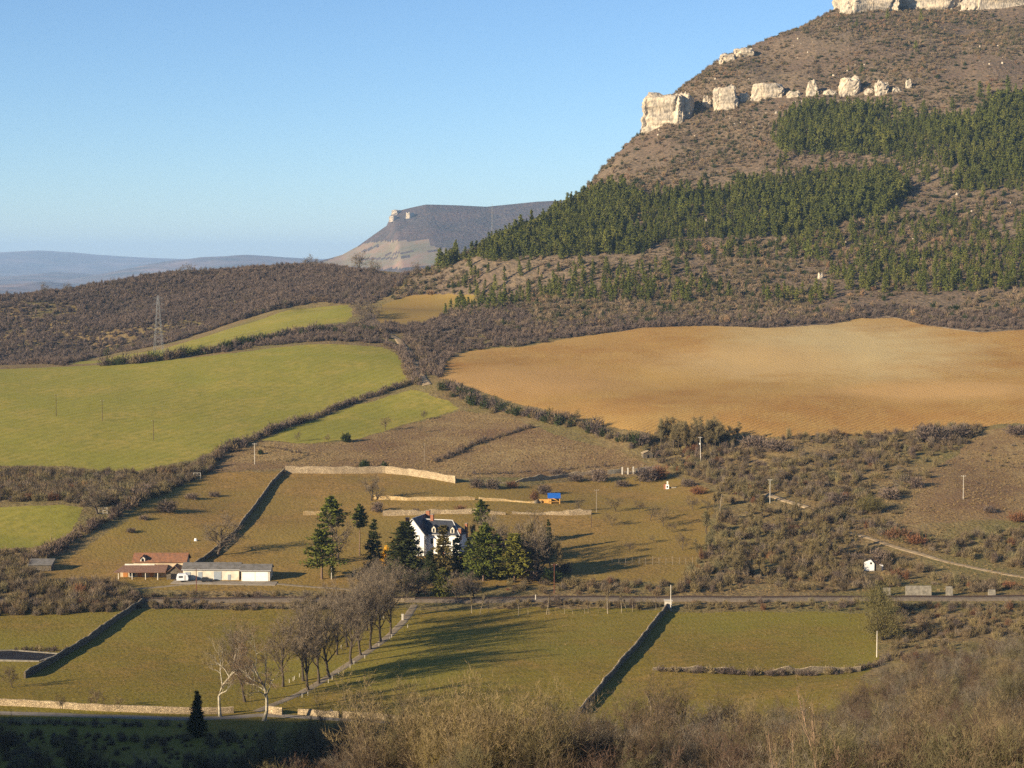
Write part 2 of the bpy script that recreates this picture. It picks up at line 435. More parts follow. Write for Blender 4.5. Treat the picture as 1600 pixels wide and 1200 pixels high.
# cells crossed by a field edge are split finer so that the edge runs smoothly
SA, SR = 2, 6
q = GV[GF[mixed]]                                   # corners: (a,r),(a+1,r),(a+1,r+1),(a,r+1)
ta, tr_ = np.meshgrid(np.linspace(0, 1, SA + 1), np.linspace(0, 1, SR + 1), indexing='ij')
ta, tr_ = ta.ravel()[None, :, None], tr_.ravel()[None, :, None]
fine = (q[:, None, 0] * (1 - ta) + q[:, None, 1] * ta) * (1 - tr_) + (q[:, None, 3] * (1 - ta) + q[:, None, 2] * ta) * tr_
li = np.arange((SA + 1) * (SR + 1)).reshape(SA + 1, SR + 1)
lf = np.stack([li[:-1, :-1], li[1:, :-1], li[1:, 1:], li[:-1, 1:]], -1).reshape(-1, 4)
nb = fine.shape[1]
FF = (lf[None] + (np.arange(len(q)) * nb)[:, None, None]).reshape(-1, 4) + len(GV)
GV = np.vstack([GV, fine.reshape(-1, 3)]); GF = np.vstack([GF[~mixed], FF])
fc = GV[GF].mean(1)
lab = land(fc[:, 0], fc[:, 1])
def submesh(name, sel, mat):
    f = GF[sel]
    used, inv = np.unique(f, return_inverse=True)
    me = mesh_from(name, GV[used], inv.reshape(-1, 4), mat, smooth=True)
    return structure(link(name, me))
for i, (nm, m, poly) in enumerate(REG):
    submesh(nm, lab == i, m)
mount = (lab < 0) & (fc[:, 1] > 1180) & (fc[:, 0] > -120 + (fc[:, 1] - 1200) * .1) & (fc[:, 2] > CAMZ - 45)
submesh('mountain_slope', mount, M_MOUNT)
submesh('terrain', (lab < 0) & ~mount, M_SCRUB)
print('terrain', round(time.time() - T0, 1))
# ------------------------------------------------------------------ far country
M_FAR = ground_mat('far_country', [(.13,.10,.09),(.26,.18,.15),(.085,.08,.07)], [900, 420], 0.0, 50, 1)
M_MESA = ground_mat('wooded_mesa', [(.070,.052,.046),(.115,.085,.068),(.045,.042,.034),(.10,.066,.052)], [60, 20, 150], 1.0, 16, 10)
S = 42000.0
structure(link('far_ground', mesh_from('far_ground', [(-S, 1500, -110), (S, 1500, -110), (S, S, -110), (-S, S, -110)], [(0, 1, 2, 3)], M_FAR)))

def ridge(name, prof, Y, depth, base_z, mat, seed, n=400, m=40, rough=0.05):
    """a far range: skyline given as pixels, a front slope rising to it and a back slope falling away"""
    us = np.linspace(prof[0][0], prof[-1][0], n)
    vs = np.interp(us, [p[0] for p in prof], [p[1] for p in prof])
    top = np.array([P(u, v, Y) for u, v in zip(us, vs)])
    top[:, 2] += rough * depth * 0.05 * fbm(top[:, 0], top[:, 1] * 0, depth * .25, seed)
    V = []
    t = np.linspace(-1, 1, m)
    for k in t:
        y = top[:, 1] + k * depth
        hgt = 1 - abs(k) ** 1.25
        z = base_z + (top[:, 2] - base_z) * hgt
        z = z + (top[:, 2] - base_z) * rough * 2.2 * fbm(top[:, 0], y, depth * .35, seed + 2) * min(1, 6 * abs(k)) * (1 if abs(k) < .98 else 0)
        V.append(np.stack([top[:, 0] * (y / top[:, 1]) ** .0, y, z], 1))
    V = np.array(V)
    ix = np.arange(m * n).reshape(m, n)
    f = np.stack([ix[:-1, :-1], ix[:-1, 1:], ix[1:, 1:], ix[1:, :-1]], -1).reshape(-1, 4)
    return structure(link(name, mesh_from(name, V.reshape(-1, 3), f, mat, smooth=True)))
ridge('far_hills', [(-700,420),(-300,404),(0,395),(20,392),(60,390),(110,394),(150,399),(230,403),(300,406),(400,402),(500,405),(640,404),(900,408),(1500,405),(2200,400)], 30000, 6000, -110, M_FAR, 21, rough=.12)
ridge('far_hills', [(-700,440),(-200,428),(0,432),(90,424),(170,428),(260,410),(330,402),(400,401),(470,406),(560,409),(700,414)], 20000, 4000, -110, M_FAR, 31, rough=.12)
ridge('far_hills', [(-700,450),(-300,446),(0,446),(60,440),(140,452),(240,447),(330,455),(450,452),(600,460)], 12500, 2200, -110, M_FAR, 41, rough=.14)

# the flat topped mesa beyond the pass
MY = 8500.0
MV, MF = [], []
mu = np.linspace(430, 1250, 260)
mtop = np.interp(mu, [430,500,535,560,585,605,612,640,665,690,720,760,800,840,900,1250], [414,408,398,384,366,352,332,325,319.5,320,321,323,319,315,312,310])
tk = np.linspace(0, 1, 46)
plat = []
for k in tk:
    Y = MY - 1800 * (1 - k)
    row = []
    for u, v in zip(mu, mtop):
        x, y, zt = P(u, v, MY)
        xx = x + (MY - Y) * 0.10
        bz = CAMZ - 190
        s = k ** 1.05
        z = bz + (zt - bz) * s
        row.append((xx, Y, z))
    plat.append(row)
for Y2, dz in ((MY + 300, -1), (MY + 900, -60), (MY + 1600, -300)):
    plat.append([(P(u, v, MY)[0], Y2, P(u, v, MY)[2] + dz) for u, v in zip(mu, mtop)])
A = np.array(plat)
A[..., 2] += fbm(A[..., 0], A[..., 1], 160, 51) * 10 * (np.arange(len(A))[:, None] < 44) * (np.arange(len(A))[:, None] > 1)
nm_, nu_ = A.shape[:2]
ix = np.arange(nm_ * nu_).reshape(nm_, nu_)
AF = np.stack([ix[:-1, :-1], ix[:-1, 1:], ix[1:, 1:], ix[1:, :-1]], -1).reshape(-1, 4)
AV = A.reshape(-1, 3)
mc = AV[AF].mean(1)
pu, pv = project(mc[:, 0], mc[:, 1], mc[:, 2])
front = (AF[:, 0] // nu_) < 45
M_PINK = ground_mat('far_fields', [(.22,.15,.10),(.27,.14,.095),(.18,.15,.095),(.12,.12,.065)], [120, 60, 200], 0, 10, 1)
fields = front & (in_poly(pu, pv, [(500,412),(540,395),(570,380),(600,377),(640,376),(672,374),(672,384),(700,388),(690,415),(600,420)])) & ~in_poly(pu, pv, [(565,392),(590,382),(594,384),(568,395)]) & ~in_poly(pu, pv, [(600,396),(690,388),(690,391),(600,399)]) & ~in_poly(pu, pv, [(560,404),(640,400),(640,403),(560,407)])
def msub(name, sel, mat):
    f = AF[sel]; used, inv = np.unique(f, return_inverse=True)
    return structure(link(name, mesh_from(name, AV[used], inv.reshape(-1, 4), mat, smooth=True)))
msub('mesa', ~fields, M_MESA)
msub('far_fields', fields, M_PINK)
bvh_mesa = BVHTree.FromPolygons(AV.tolist(), AF.tolist())
def GM(u, v):
    d = ray(u, v).normalized()
    return bvh_mesa.ray_cast(CAMP + d * 2.0, d, 9000)[0]
# ------------------------------------------------------------------ plants: shapes
def unit(v): return v / (np.linalg.norm(v, axis=-1, keepdims=True) + 1e-9)

def twig_cloud(n, rx, rz, seed, ln=(.5, 1.1), wd=(.05, .12), zc=0.5, up=0.6, hollow=0.55):
    """n thin triangles spread through an ellipsoid of half-width rx and full height rz, leaning outwards and up"""
    g = np.random.default_rng(seed)
    d = unit(g.normal(size=(n, 3)))
    lump = 1 + 0.30 * np.sin(d[:, 0] * 4 + seed) * np.cos(d[:, 1] * 5 + seed * 2) + .18 * np.sin(d[:, 2] * 7 + d[:, 0] * 6)
    r = (hollow + (1 - hollow) * g.random(n) ** 0.6) * lump
    c = d * r[:, None] * np.array([rx, rx, rz * (1 - zc)])
    c[:, 2] = np.where(c[:, 2] < 0, c[:, 2] * zc / (1 - zc), c[:, 2]) + rz * zc
    c[:, 2] = np.maximum(c[:, 2], 0.05)
    ax = unit(d * 0.7 + np.array([0, 0, up]) + g.normal(size=(n, 3)) * 0.45)
    sd = unit(np.cross(ax, g.normal(size=(n, 3))))
    L = g.uniform(*ln, n)[:, None]; w = g.uniform(*wd, n)[:, None]
    V = np.stack([c - ax * L * .5 - sd * w, c - ax * L * .5 + sd * w, c + ax * L * .5], 1).reshape(-1, 3)
    return V, np.arange(3 * n).reshape(-1, 3)

def tube(path, radii, k=4):
    """tapered tube along a path; returns verts, triangle faces"""
    path = np.asarray(path, float); m = len(path)
    t = unit(np.gradient(path, axis=0))
    ref = np.where(np.abs(t[:, 2:3]) > .9, np.array([[1., 0, 0]]), np.array([[0, 0, 1.]]))
    a = unit(np.cross(t, ref)); b = np.cross(t, a)
    th = np.arange(k) * 2 * math.pi / k
    ring = a[:, None] * np.cos(th)[None, :, None] + b[:, None] * np.sin(th)[None, :, None]
    V = (path[:, None] + ring * np.asarray(radii)[:, None, None]).reshape(-1, 3)
    i = np.arange(m - 1)[:, None] * k; j = np.arange(k)[None]; jn = (j + 1) % k
    q = np.stack([i + j, i + jn, i + k + jn, i + k + j], -1).reshape(-1, 4)
    return V, np.concatenate([q[:, [0, 1, 2]], q[:, [0, 2, 3]]])

def join(parts):
    V, Fc, o = [], [], 0
    for v, f in parts:
        V.append(v); Fc.append(f + o); o += len(v)
    return np.concatenate(V), np.concatenate(Fc)

def grow(seed, h, r0, clear=0.3, spread=0.75, levels=3, nchild=(7, 5, 4), fall=(.55, .55, .5), twig_n=3, twig_len=.9, twig_w=.05, lean=0.0, stems=1, upturn=.25, wander=.12, sides=(7, 5, 4, 3), trunk_top=.75):
    """bare winter tree: trunk, limbs and branches as tapered tubes, fine twigs as thin triangles"""
    g = np.random.default_rng(seed)
    wood, tips = [], []
    def br(p, d, L, r, lev):
        n = (7, 5, 4, 3)[min(lev, 3)]
        pts, dirs = [p], []
        q = p.copy(); dd = d.copy()
        for i in range(n - 1):
            dd = unit(dd + g.normal(size=3) * wander * (1 + .5 * lev) + np.array([0, 0, upturn * .35 if lev else .05]))
            q = q + dd * L / (n - 1); pts.append(q.copy()); dirs.append(dd.copy())
        rr = r * (1 - np.linspace(0, 1, n) * (.6 if lev == 0 else .8))
        if lev == 0: rr[0] *= 1.35
        wood.append(tube(pts, rr, sides[min(lev, 3)]))
        if lev >= levels - 1:
            for i in range(1, n): tips.append((pts[i], dirs[i - 1]))
        if lev < levels:
            for c in range(nchild[lev]):
                t = (clear if lev == 0 else .3) + (1 - (clear if lev == 0 else .3)) * (c + g.random()) / nchild[lev]
                t = min(t, .99) * (trunk_top + (1 - trunk_top) * g.random() if lev == 0 else 1)
                k = t * (n - 1); i = min(int(k), n - 2)
                pos = pts[i] + (pts[i + 1] - pts[i]) * (k - i)
                az = g.random() * 2 * math.pi if lev else c * 2.4 + g.random()
                ax = dirs[i]
                s1 = unit(np.cross(ax, np.array([.3, .2, 1.0]) + g.normal(size=3) * .05)); s2 = np.cross(ax, s1)
                side = s1 * math.cos(az) + s2 * math.sin(az)
                nd = unit(ax * (1 - spread * .6) + side * spread + np.array([0, 0, upturn]))
                br(pos, nd, L * fall[lev] * g.uniform(.7, 1.15), rr[i] * .62, lev + 1)
    for s in range(stems):
        d = unit(np.array([lean + g.normal() * (.06 if stems == 1 else .42), g.normal() * (.06 if stems == 1 else .42), 1.0]))
        p0 = np.array([0, 0, -.3]) if stems == 1 else np.array([g.normal() * .35, g.normal() * .35, -.3])
        br(p0, d, h * (.72 if stems == 1 else g.uniform(.45, .75)), r0 * (1 if stems == 1 else g.uniform(.6, 1)), 0)
    tp = np.array([t[0] for t in tips]); td = np.array([t[1] for t in tips])
    tp, td = np.repeat(tp, twig_n, 0), np.repeat(td, twig_n, 0)
    n = len(tp)
    ax = unit(td + g.normal(size=(n, 3)) * .6 + np.array([0, 0, .25]))
    L = twig_len * g.uniform(.5, 1.3, (n, 1)); w = twig_w * g.uniform(.6, 1.4, (n, 1))
    sd = unit(np.cross(ax, g.normal(size=(n, 3))))
    tp = tp + g.normal(size=(n, 3)) * .12 * twig_len
    V = np.stack([tp - sd * w, tp + sd * w, tp + ax * L], 1).reshape(-1, 3)
    return join(wood), (V, np.arange(3 * n).reshape(-1, 3))

def conifer(seed, h, r, base=0.12, shape=0.9, whorls=14, per=7, droop=-.15, fn=9, fs=(.35, .8), fw=.16, gap=0.0, trunk_r=None, top_round=0.0, ragged=.25):
    """needle tree: trunk and whorls of boughs carrying many small needle sprays"""
    g = np.random.default_rng(seed)
    trunk_r = trunk_r or h * .018
    path = [(g.normal() * .02 * h * t, g.normal() * .012 * h * t, h * .97 * t - .3 * (1 - t)) for t in np.linspace(0, 1, 7)]
    wood = [tube(path, trunk_r * (1 - .9 * np.linspace(0, 1, 7)), 6)]
    px = np.array(path)
    C, A = [], []
    for k in range(whorls):
        t = base + (1 - base) * (k + .6 * g.random()) / whorls
        if gap and g.random() < gap: continue
        f = (t - base) / (1 - base)
        rr = r * (max(0.05, 1 - f) ** shape if not top_round else (max(.02, 1 - f ** (1.5 + top_round)) * min(1, .45 + 2.2 * f)))
        cx = np.array([np.interp(t, np.linspace(0, 1, 7), px[:, i]) for i in range(3)])
        for b in range(per):
            az = 2 * math.pi * (b + g.random()) / per + k
            L = rr * g.uniform(1 - ragged * 1.6, 1 + ragged)
            d = unit(np.array([math.cos(az), math.sin(az), droop + .35 * f + g.normal() * .1]))
            if L > .25 * r and g.random() < .5: wood.append(tube([cx, cx + d * L * .85], [trunk_r * .22, trunk_r * .06], 3))
            s = g.random((fn, 1)) ** .65
            c = cx + d * L * s + g.normal(size=(fn, 3)) * np.array([.11, .11, .07]) * (L * .9 + .4)
            C.append(c); A.append(unit(d[None] * .8 + g.normal(size=(fn, 3)) * .5 + np.array([0, 0, .25])))
    C, A = np.concatenate(C), np.concatenate(A)
    n = len(C)
    sd = unit(np.cross(A, g.normal(size=(n, 3))))
    L = g.uniform(*fs, (n, 1)); w = fw * g.uniform(.6, 1.4, (n, 1))
    V = np.stack([C - A * L * .45 - sd * w, C - A * L * .45 + sd * w, C + A * L * .55], 1).reshape(-1, 3)
    return join(wood), (V, np.arange(3 * n).reshape(-1, 3))

# ------------------------------------------------------------------ plants: colours
M_TWIG = twig_mat('winter_twigs', [(0.132,0.092,0.058),(0.172,0.124,0.074),(0.104,0.078,0.053),(0.188,0.144,0.072),(0.152,0.100,0.062),(0.120,0.100,0.050)])
M_TWIG_PURPLE = twig_mat('purple_brown_twigs', [(0.124,0.088,0.070),(0.157,0.115,0.087),(0.099,0.075,0.062),(0.165,0.125,0.086)])
M_TWIG_MOUNT = twig_mat('mountain_twigs', [(0.204,0.141,0.090),(0.255,0.182,0.110),(0.159,0.117,0.076),(0.113,0.099,0.048),(0.272,0.176,0.098),(0.222,0.123,0.074)])
M_TWIG_GREEN = twig_mat('lichen_green_twigs', [(0.184,0.148,0.064),(0.160,0.138,0.072),(0.204,0.154,0.072),(0.148,0.117,0.060),(0.216,0.152,0.084)])
M_TWIG_GREY = twig_mat('grey_twigs', [(0.188,0.148,0.101),(0.161,0.125,0.087),(0.206,0.159,0.105)])
M_BARK = plain_mat('dark_bark', (.085, .064, .045), .2, .4, rnd=.15)
M_BARK_GREY = plain_mat('grey_stem_bark', (.15, .115, .072), .25, .6, rnd=.35)
M_BARK_PALE = plain_mat('pale_plane_bark', (.46, .40, .29), c2=(.22, .19, .13), scale=.7)
M_BARK_BIRCH = plain_mat('pale_sapling_bark', (.38, .31, .22), .15, .5)
M_BARK_PINE = plain_mat('pine_bark', (.18, .115, .075), .2, .5)
M_PINE = twig_mat('pine_needles', [(0.068,0.078,0.019),(0.111,0.120,0.025),(0.078,0.088,0.021),(0.140,0.138,0.032),(0.091,0.101,0.023)])
M_PINE_DARK = twig_mat('dark_spruce_needles', [(0.036,0.043,0.015),(0.046,0.051,0.017)])
M_PINE_OLIVE = twig_mat('olive_pine_needles', [(0.082,0.095,0.019),(0.097,0.104,0.020)])
M_PINE_YELLOW = twig_mat('yellow_green_needles', [(0.120,0.114,0.021),(0.132,0.120,0.024)])
M_EVERG = twig_mat('evergreen_leaves', [(.030,.042,.015),(.040,.050,.018)])
M_BUSH_ORANGE = twig_mat('yellow_autumn_leaves', [(.50,.26,.02),(.46,.24,.02)])
M_BUSH_RED = twig_mat('russet_twigs', [(.17,.070,.035),(.15,.075,.04),(.13,.07,.04)])
M_GRASS = twig_mat('dry_grass_blades', [(.24,.17,.075),(.20,.14,.065),(.27,.19,.09),(.17,.12,.06)])

# ------------------------------------------------------------------ masses: points that carry instanced plants
def make_pool(name, objs):
    c = bpy.data.collections.new(name)
    for o in objs: c.objects.link(o)
    return c
def pool_obj(name, parts, mats):
    (V, Fc) = join(parts)
    mi = np.concatenate([np.full(len(p[1]), i) for i, p in enumerate(parts)])
    return bpy.data.objects.new(name, mesh_from(name, V, Fc, mats, mi))

def scatter_group(pool):
    ng = bpy.data.node_groups.new('scatter_' + pool.name, 'GeometryNodeTree')
    ng.interface.new_socket('Geometry', in_out='INPUT', socket_type='NodeSocketGeometry')
    ng.interface.new_socket('Geometry', in_out='OUTPUT', socket_type='NodeSocketGeometry')
    n, l = ng.nodes, ng.links
    gi, go = n.new('NodeGroupInput'), n.new('NodeGroupOutput')
    ci = n.new('GeometryNodeCollectionInfo'); ci.inputs[0].default_value = pool
    ci.inputs['Separate Children'].default_value = True; ci.inputs['Reset Children'].default_value = True
    ip = n.new('GeometryNodeInstanceOnPoints')
    ip.inputs['Pick Instance'].default_value = True
    def att(nm, tp):
        a = n.new('GeometryNodeInputNamedAttribute'); a.data_type = tp; a.inputs[0].default_value = nm; return a.outputs[0]
    l.new(gi.outputs[0], ip.inputs['Points']); l.new(ci.outputs[0], ip.inputs['Instance'])
    l.new(att('pick', 'INT'), ip.inputs['Instance Index'])
    l.new(att('turn', 'FLOAT_VECTOR'), ip.inputs['Rotation']); l.new(att('size', 'FLOAT_VECTOR'), ip.inputs['Scale'])
    l.new(ip.outputs[0], go.inputs[0])
    return ng

def scatter(name, label, xy, pool, smin, smax, seed=0, sink=0.1, pick_w=None, sizes=None, wide=.12):
    g = np.random.default_rng(seed + 1000)
    n = len(xy)
    z = H(xy[:, 0], xy[:, 1]) - sink
    me = bpy.data.meshes.new(name)
    me.vertices.add(n); me.vertices.foreach_set('co', np.column_stack([xy, z]).astype(np.float32).ravel())
    k = len(pool.objects)
    pick = g.choice(k, n, p=pick_w) if pick_w is not None else g.integers(0, k, n)
    s = sizes if sizes is not None else smin + (smax - smin) * g.random(n) ** 1.4
    asp = g.uniform(-wide, wide, n)
    size = np.column_stack([s * np.exp(asp) * g.uniform(.8, 1.25, n), s * np.exp(asp) * g.uniform(.8, 1.25, n), s * np.exp(-asp * .6) * g.uniform(.8, 1.2, n)])
    turn = np.column_stack([g.normal(0, .05, n), g.normal(0, .05, n), g.random(n) * 6.283])
    a = me.attributes.new('pick', 'INT', 'POINT'); a.data.foreach_set('value', pick.astype(np.int32))
    a = me.attributes.new('turn', 'FLOAT_VECTOR', 'POINT'); a.data.foreach_set('vector', turn.astype(np.float32).ravel())
    a = me.attributes.new('size', 'FLOAT_VECTOR', 'POINT'); a.data.foreach_set('vector', size.astype(np.float32).ravel())
    o = link(name, me)
    md = o.modifiers.new('plants', 'NODES'); md.node_group = scatter_group(pool)
    o['kind'] = 'stuff'; o['label'] = label
    print(name, n)
    return o

def sample(polys, spacing, seed=0, keep=None, holes=(), jitter=1.0, px=True, margin=140):
    """points spread over ground polygons (given in photograph pixels), about one per spacing x spacing metres"""
    g = np.random.default_rng(seed)
    out = []
    for poly in polys:
        w = W(poly) if px else poly
        a = np.array(w)
        x0, y0 = a.min(0); x1, y1 = a.max(0)
        nx, ny = max(1, int((x1 - x0) / spacing)), max(1, int((y1 - y0) / spacing))
        X, Yv = np.meshgrid(np.linspace(x0, x1, nx), np.linspace(y0, y1, ny))
        X = X.ravel() + g.uniform(-.5, .5, X.size) * spacing * jitter; Yv = Yv.ravel() + g.uniform(-.5, .5, X.size) * spacing * jitter
        m = in_poly(X, Yv, w)
        out.append(np.column_stack([X[m], Yv[m]]))
    p = np.concatenate(out)
    for hpoly in holes:
        p = p[~in_poly(p[:, 0], p[:, 1], W(hpoly))]
    u, v = project(p[:, 0], p[:, 1], H(p[:, 0], p[:, 1]))
    p = p[(u > -margin) & (u < 1600 + margin) & (v < 1420)]
    if keep is not None: p = p[keep(p[:, 0], p[:, 1]) > g.random(len(p))]
    return p

def off_regions(p, which=None, pad=0):
    m = np.ones(len(p), bool)
    for i, w in enumerate(REGW):
        if which is None or REG[i][0] in which: m &= ~in_poly(p[:, 0], p[:, 1], w)
    return p[m]

FARB = [pool_obj('scrub_shape', [twig_cloud(210, 1.7, 2.3, 100 + i, (.9, 1.8), (.06, .13), .35, .6, .15)], [m]) for i, m in enumerate([M_TWIG_MOUNT] * 7 + [M_EVERG])]
POOL_MOUNT = make_pool('mountain_bushes', FARB)
POOL_RAV = make_pool('ravine_bushes', [pool_obj('scrub_shape', [twig_cloud(240, 1.9, 3.0, 120 + i, (.9, 1.9), (.06, .13), .4, .8, .2)], [M_TWIG_PURPLE]) for i in range(4)])
def near_bush(seed, mat, n=620, rx=1.6, rz=2.6):
    stems = [tube([(0, 0, -.2), (.25 * math.cos(a), .25 * math.sin(a), rz * .4), (.6 * rx * math.cos(a), .6 * rx * math.sin(a), rz * .8)], [.05, .035, .015], 3) for a in np.arange(7) * .9 + seed]
    return pool_obj('bush_shape', [join(stems), twig_cloud(n, rx, rz, seed, (.6, 1.6), (.018, .05), .38, .9, .15)], [M_BARK, mat])
POOL_NEAR = make_pool('hillside_bushes', [near_bush(140 + i, m) for i, m in enumerate([M_TWIG, M_TWIG, M_TWIG_GREEN, M_TWIG, M_BUSH_RED, M_TWIG_GREY, M_TWIG_GREEN, M_TWIG, M_TWIG_PURPLE])])
POOL_GRASS = make_pool('grass_tufts', [pool_obj('tuft_shape', [twig_cloud(36, .5, .55, 170 + i, (.35, .75), (.02, .05), .3, 1.1, .2)], [M_GRASS]) for i in range(3)])
PINE_P = []
for i in range(5):
    w_, c_ = conifer(200 + i, 10.5, 2.3 + .3 * (i % 3), .08, .55 + .1 * (i % 2), 13, 6, .05, 9, (.6, 1.2), .26, trunk_r=.14, ragged=.4)
    PINE_P.append((w_, c_))
POOL_PINE = make_pool('pines', [pool_obj('pine_shape', [w_, c_], [M_BARK_PINE, M_PINE]) for w_, c_ in PINE_P])
PINE_ME = [(mesh_from('trunk', *w_, M_BARK_PINE), mesh_from('crown', *c_, M_PINE)) for w_, c_ in PINE_P]

PW = np.array([.16, .15, .15, .15, .025, .12, .12, .075, .05]); PW = PW / PW.sum()
# mountain scrub ---------------------------------------------------
FOREST = [[(684,426),(740,400),(800,373),(850,347),(900,320),(960,304),(1000,318),(1060,312),(1130,308),(1160,285),(1250,275),(1330,272),(1395,262),(1420,300),(1390,335),(1330,345),(1270,368),(1190,373),(1100,374),(1040,378),(1000,398),(900,402),(780,409),(690,412)],
          [(1205,200),(1240,172),(1290,165),(1350,168),(1410,180),(1470,185),(1520,190),(1560,160),(1700,150),(1700,285),(1600,300),(1500,300),(1430,285),(1395,255),(1330,240),(1260,238),(1210,235)]]
SPARSE = [[(1290,420),(1330,412),(1450,395),(1600,380),(1700,375),(1700,462),(1560,455),(1420,462),(1320,455)],
          [(1400,345),(1500,330),(1700,310),(1700,375),(1450,385)],
          [(700,455),(730,425),(880,415),(1000,420),(1130,440),(1140,465),(1060,475),(900,470),(760,472)],
          [(1040,382),(1200,382),(1330,350),(1400,345),(1440,385),(1300,412),(1150,405),(1060,410)],
          [(690,497),(720,480),(840,470),(800,485)], [(1190,455),(1300,455),(1300,475),(1200,478)]]
def beyond(px, dx, dy): return [(x + dx, y + dy) for x, y in W(px)]
SKY = [(1330,20),(1250,46),(1150,90),(1090,122),(1060,152),(1010,208),(950,258),(900,318),(800,373),(690,426)]
mpoly = W([(600,455),(700,500),(850,525),(1000,505),(1200,505),(1390,490),(1500,510),(1750,505),(1750,24)]) + beyond(SKY, -8, 40) + W([(640,430)])
mp_ = sample([mpoly], 2.8, 1, px=False, keep=lambda x, y: np.clip(.66 + 1.3 * fbm(x, y, 70, 61) + .5 * vnoise(x, y, 14, 62), .07, 1), holes=FOREST)
mp_ = off_regions(mp_)
u_, v_ = project(mp_[:, 0], mp_[:, 1], H(mp_[:, 0], mp_[:, 1]))
sz = np.where(v_ < 250, .75, .9) * (0.35 + 1.5 * np.random.default_rng(3).random(len(mp_)) ** 2.4)
scatter('mountain_scrub', 'brown leafless scrub covering the mountain slope', mp_, POOL_MOUNT, .5, 1.5, 1, sizes=sz, wide=.5)
lowb = off_regions(sample([[(580,520),(640,455),(760,475),(850,505),(1000,490),(1200,490),(1390,475),(1500,490),(1750,485),(1750,522),(1500,519),(1390,494),(1200,512),(1000,512),(850,539),(720,550),(690,590),(655,590),(640,545)], [(330,553),(430,540),(500,533),(600,538),(628,556),(645,580),(640,545),(610,520),(560,508),(450,520),(340,546)]], 2.9, 2, keep=lambda x, y: np.clip(.75 + fbm(x, y, 30, 63), .2, 1), holes=[[(602,516),(628,522),(650,550),(670,582),(682,612),(655,612),(642,585),(626,556),(606,530)]]))
scatter('scrub_belt', 'grey brown thicket belt above the ploughed field', lowb, POOL_RAV, .5, 1.15, 2, wide=.5)
rpoly = W([(-150,575),(100,572),(160,556),(250,540),(330,515),(430,485),(500,472),(570,478),(620,455)]) + beyond([(650,432),(560,430),(480,418),(400,425),(300,436),(200,449),(100,461),(0,471),(-150,478)], 0, 60)
rav = off_regions(sample([rpoly], 3.2, 4, px=False, keep=lambda x, y: np.clip(.85 + .8 * fbm(x, y, 45, 64), .15, 1)))
scatter('ravine_scrub', 'dense purple brown scrub on the dark hillside beyond the fields', rav, POOL_RAV, .6, 1.35, 4, wide=.5)
# right hand slope -------------------------------------------------
rs = sample([[(1000,700),(1030,672),(1100,682),(1200,688),(1400,676),(1500,665),(1540,668),(1470,720),(1420,790),(1400,830),(1480,845),(1750,800),(1750,925),(1400,925),(1060,928),(1090,870),(1130,800),(1120,760),(1060,740)]],
            2.6, 5, keep=lambda x, y: np.clip(.55 + 1.5 * fbm(x, y, 34, 65), .06, 1),
            holes=[[(1190,766),(1280,786),(1280,812),(1190,794)], [(1320,824),(1410,848),(1500,873),(1700,901),(1700,928),(1600,922),(1490,901),(1400,876),(1330,852)], [(1345,868),(1385,868),(1385,908),(1345,908)]])
scatter('hillside_scrub', 'tangled brown winter scrub on the slope below the ploughed field', rs, POOL_NEAR, .35, 1.45, 5, pick_w=PW, wide=.5)
rs2 = sample([[(1420,800),(1470,720),(1540,668),(1750,660),(1750,800)]], 4.5, 6, keep=lambda x, y: np.clip(.12 + .9 * fbm(x, y, 40, 66), .02, 1))
scatter('pasture_scrub', 'low scattered shrubs on the grey pasture at the right edge', rs2, POOL_NEAR, .2, .55, 6, pick_w=PW)
# left bank and railway side ---------------------------------------
lb = sample([[(-150,730),(150,740),(215,740),(300,727),(345,708),(330,738),(290,755),(215,790),(130,793),(100,784),(-150,784)], [(-150,868),(50,862),(80,880),(40,912),(-150,915)]],
            2.4, 7, keep=lambda x, y: np.clip(.85 + .6 * fbm(x, y, 20, 67), .2, 1))
scatter('bank_thicket', 'dense dark thicket on the bank under the big green field', lb, POOL_NEAR, .7, 1.5, 7, pick_w=PW)
rb = sample([[(-150,915),(60,912),(180,912),(225,935),(215,953),(120,960),(-150,968)], [(225,930),(330,928),(470,930),(600,928),(620,952),(400,954),(230,950)], [(780,942),(1035,943),(1035,953),(780,952)], [(1060,942),(1340,943),(1345,956),(1060,953)], [(1400,945),(1700,945),(1700,1015),(1560,1020),(1440,1040),(1390,1030)], [(560,905),(900,908),(1060,912),(1060,930),(620,930)]],
            2.3, 8, keep=lambda x, y: np.clip(.60 + 1.1 * fbm(x, y, 22, 68), .1, 1))
scatter('railway_scrub', 'low brambles and scrub along the railway', rb, POOL_NEAR, .3, 1.0, 8, pick_w=PW)
rb2 = sample([[(-150,913),(40,908),(150,912),(215,925),(212,950),(120,958),(-150,966)]], 2.3, 18, keep=lambda x, y: np.clip(.8 + .8 * fbm(x, y, 18, 78), .2, 1))
scatter('embankment_scrub', 'tall dense scrub on the railway bank at the left edge', rb2, POOL_NEAR, .6, 1.6, 18, pick_w=PW)
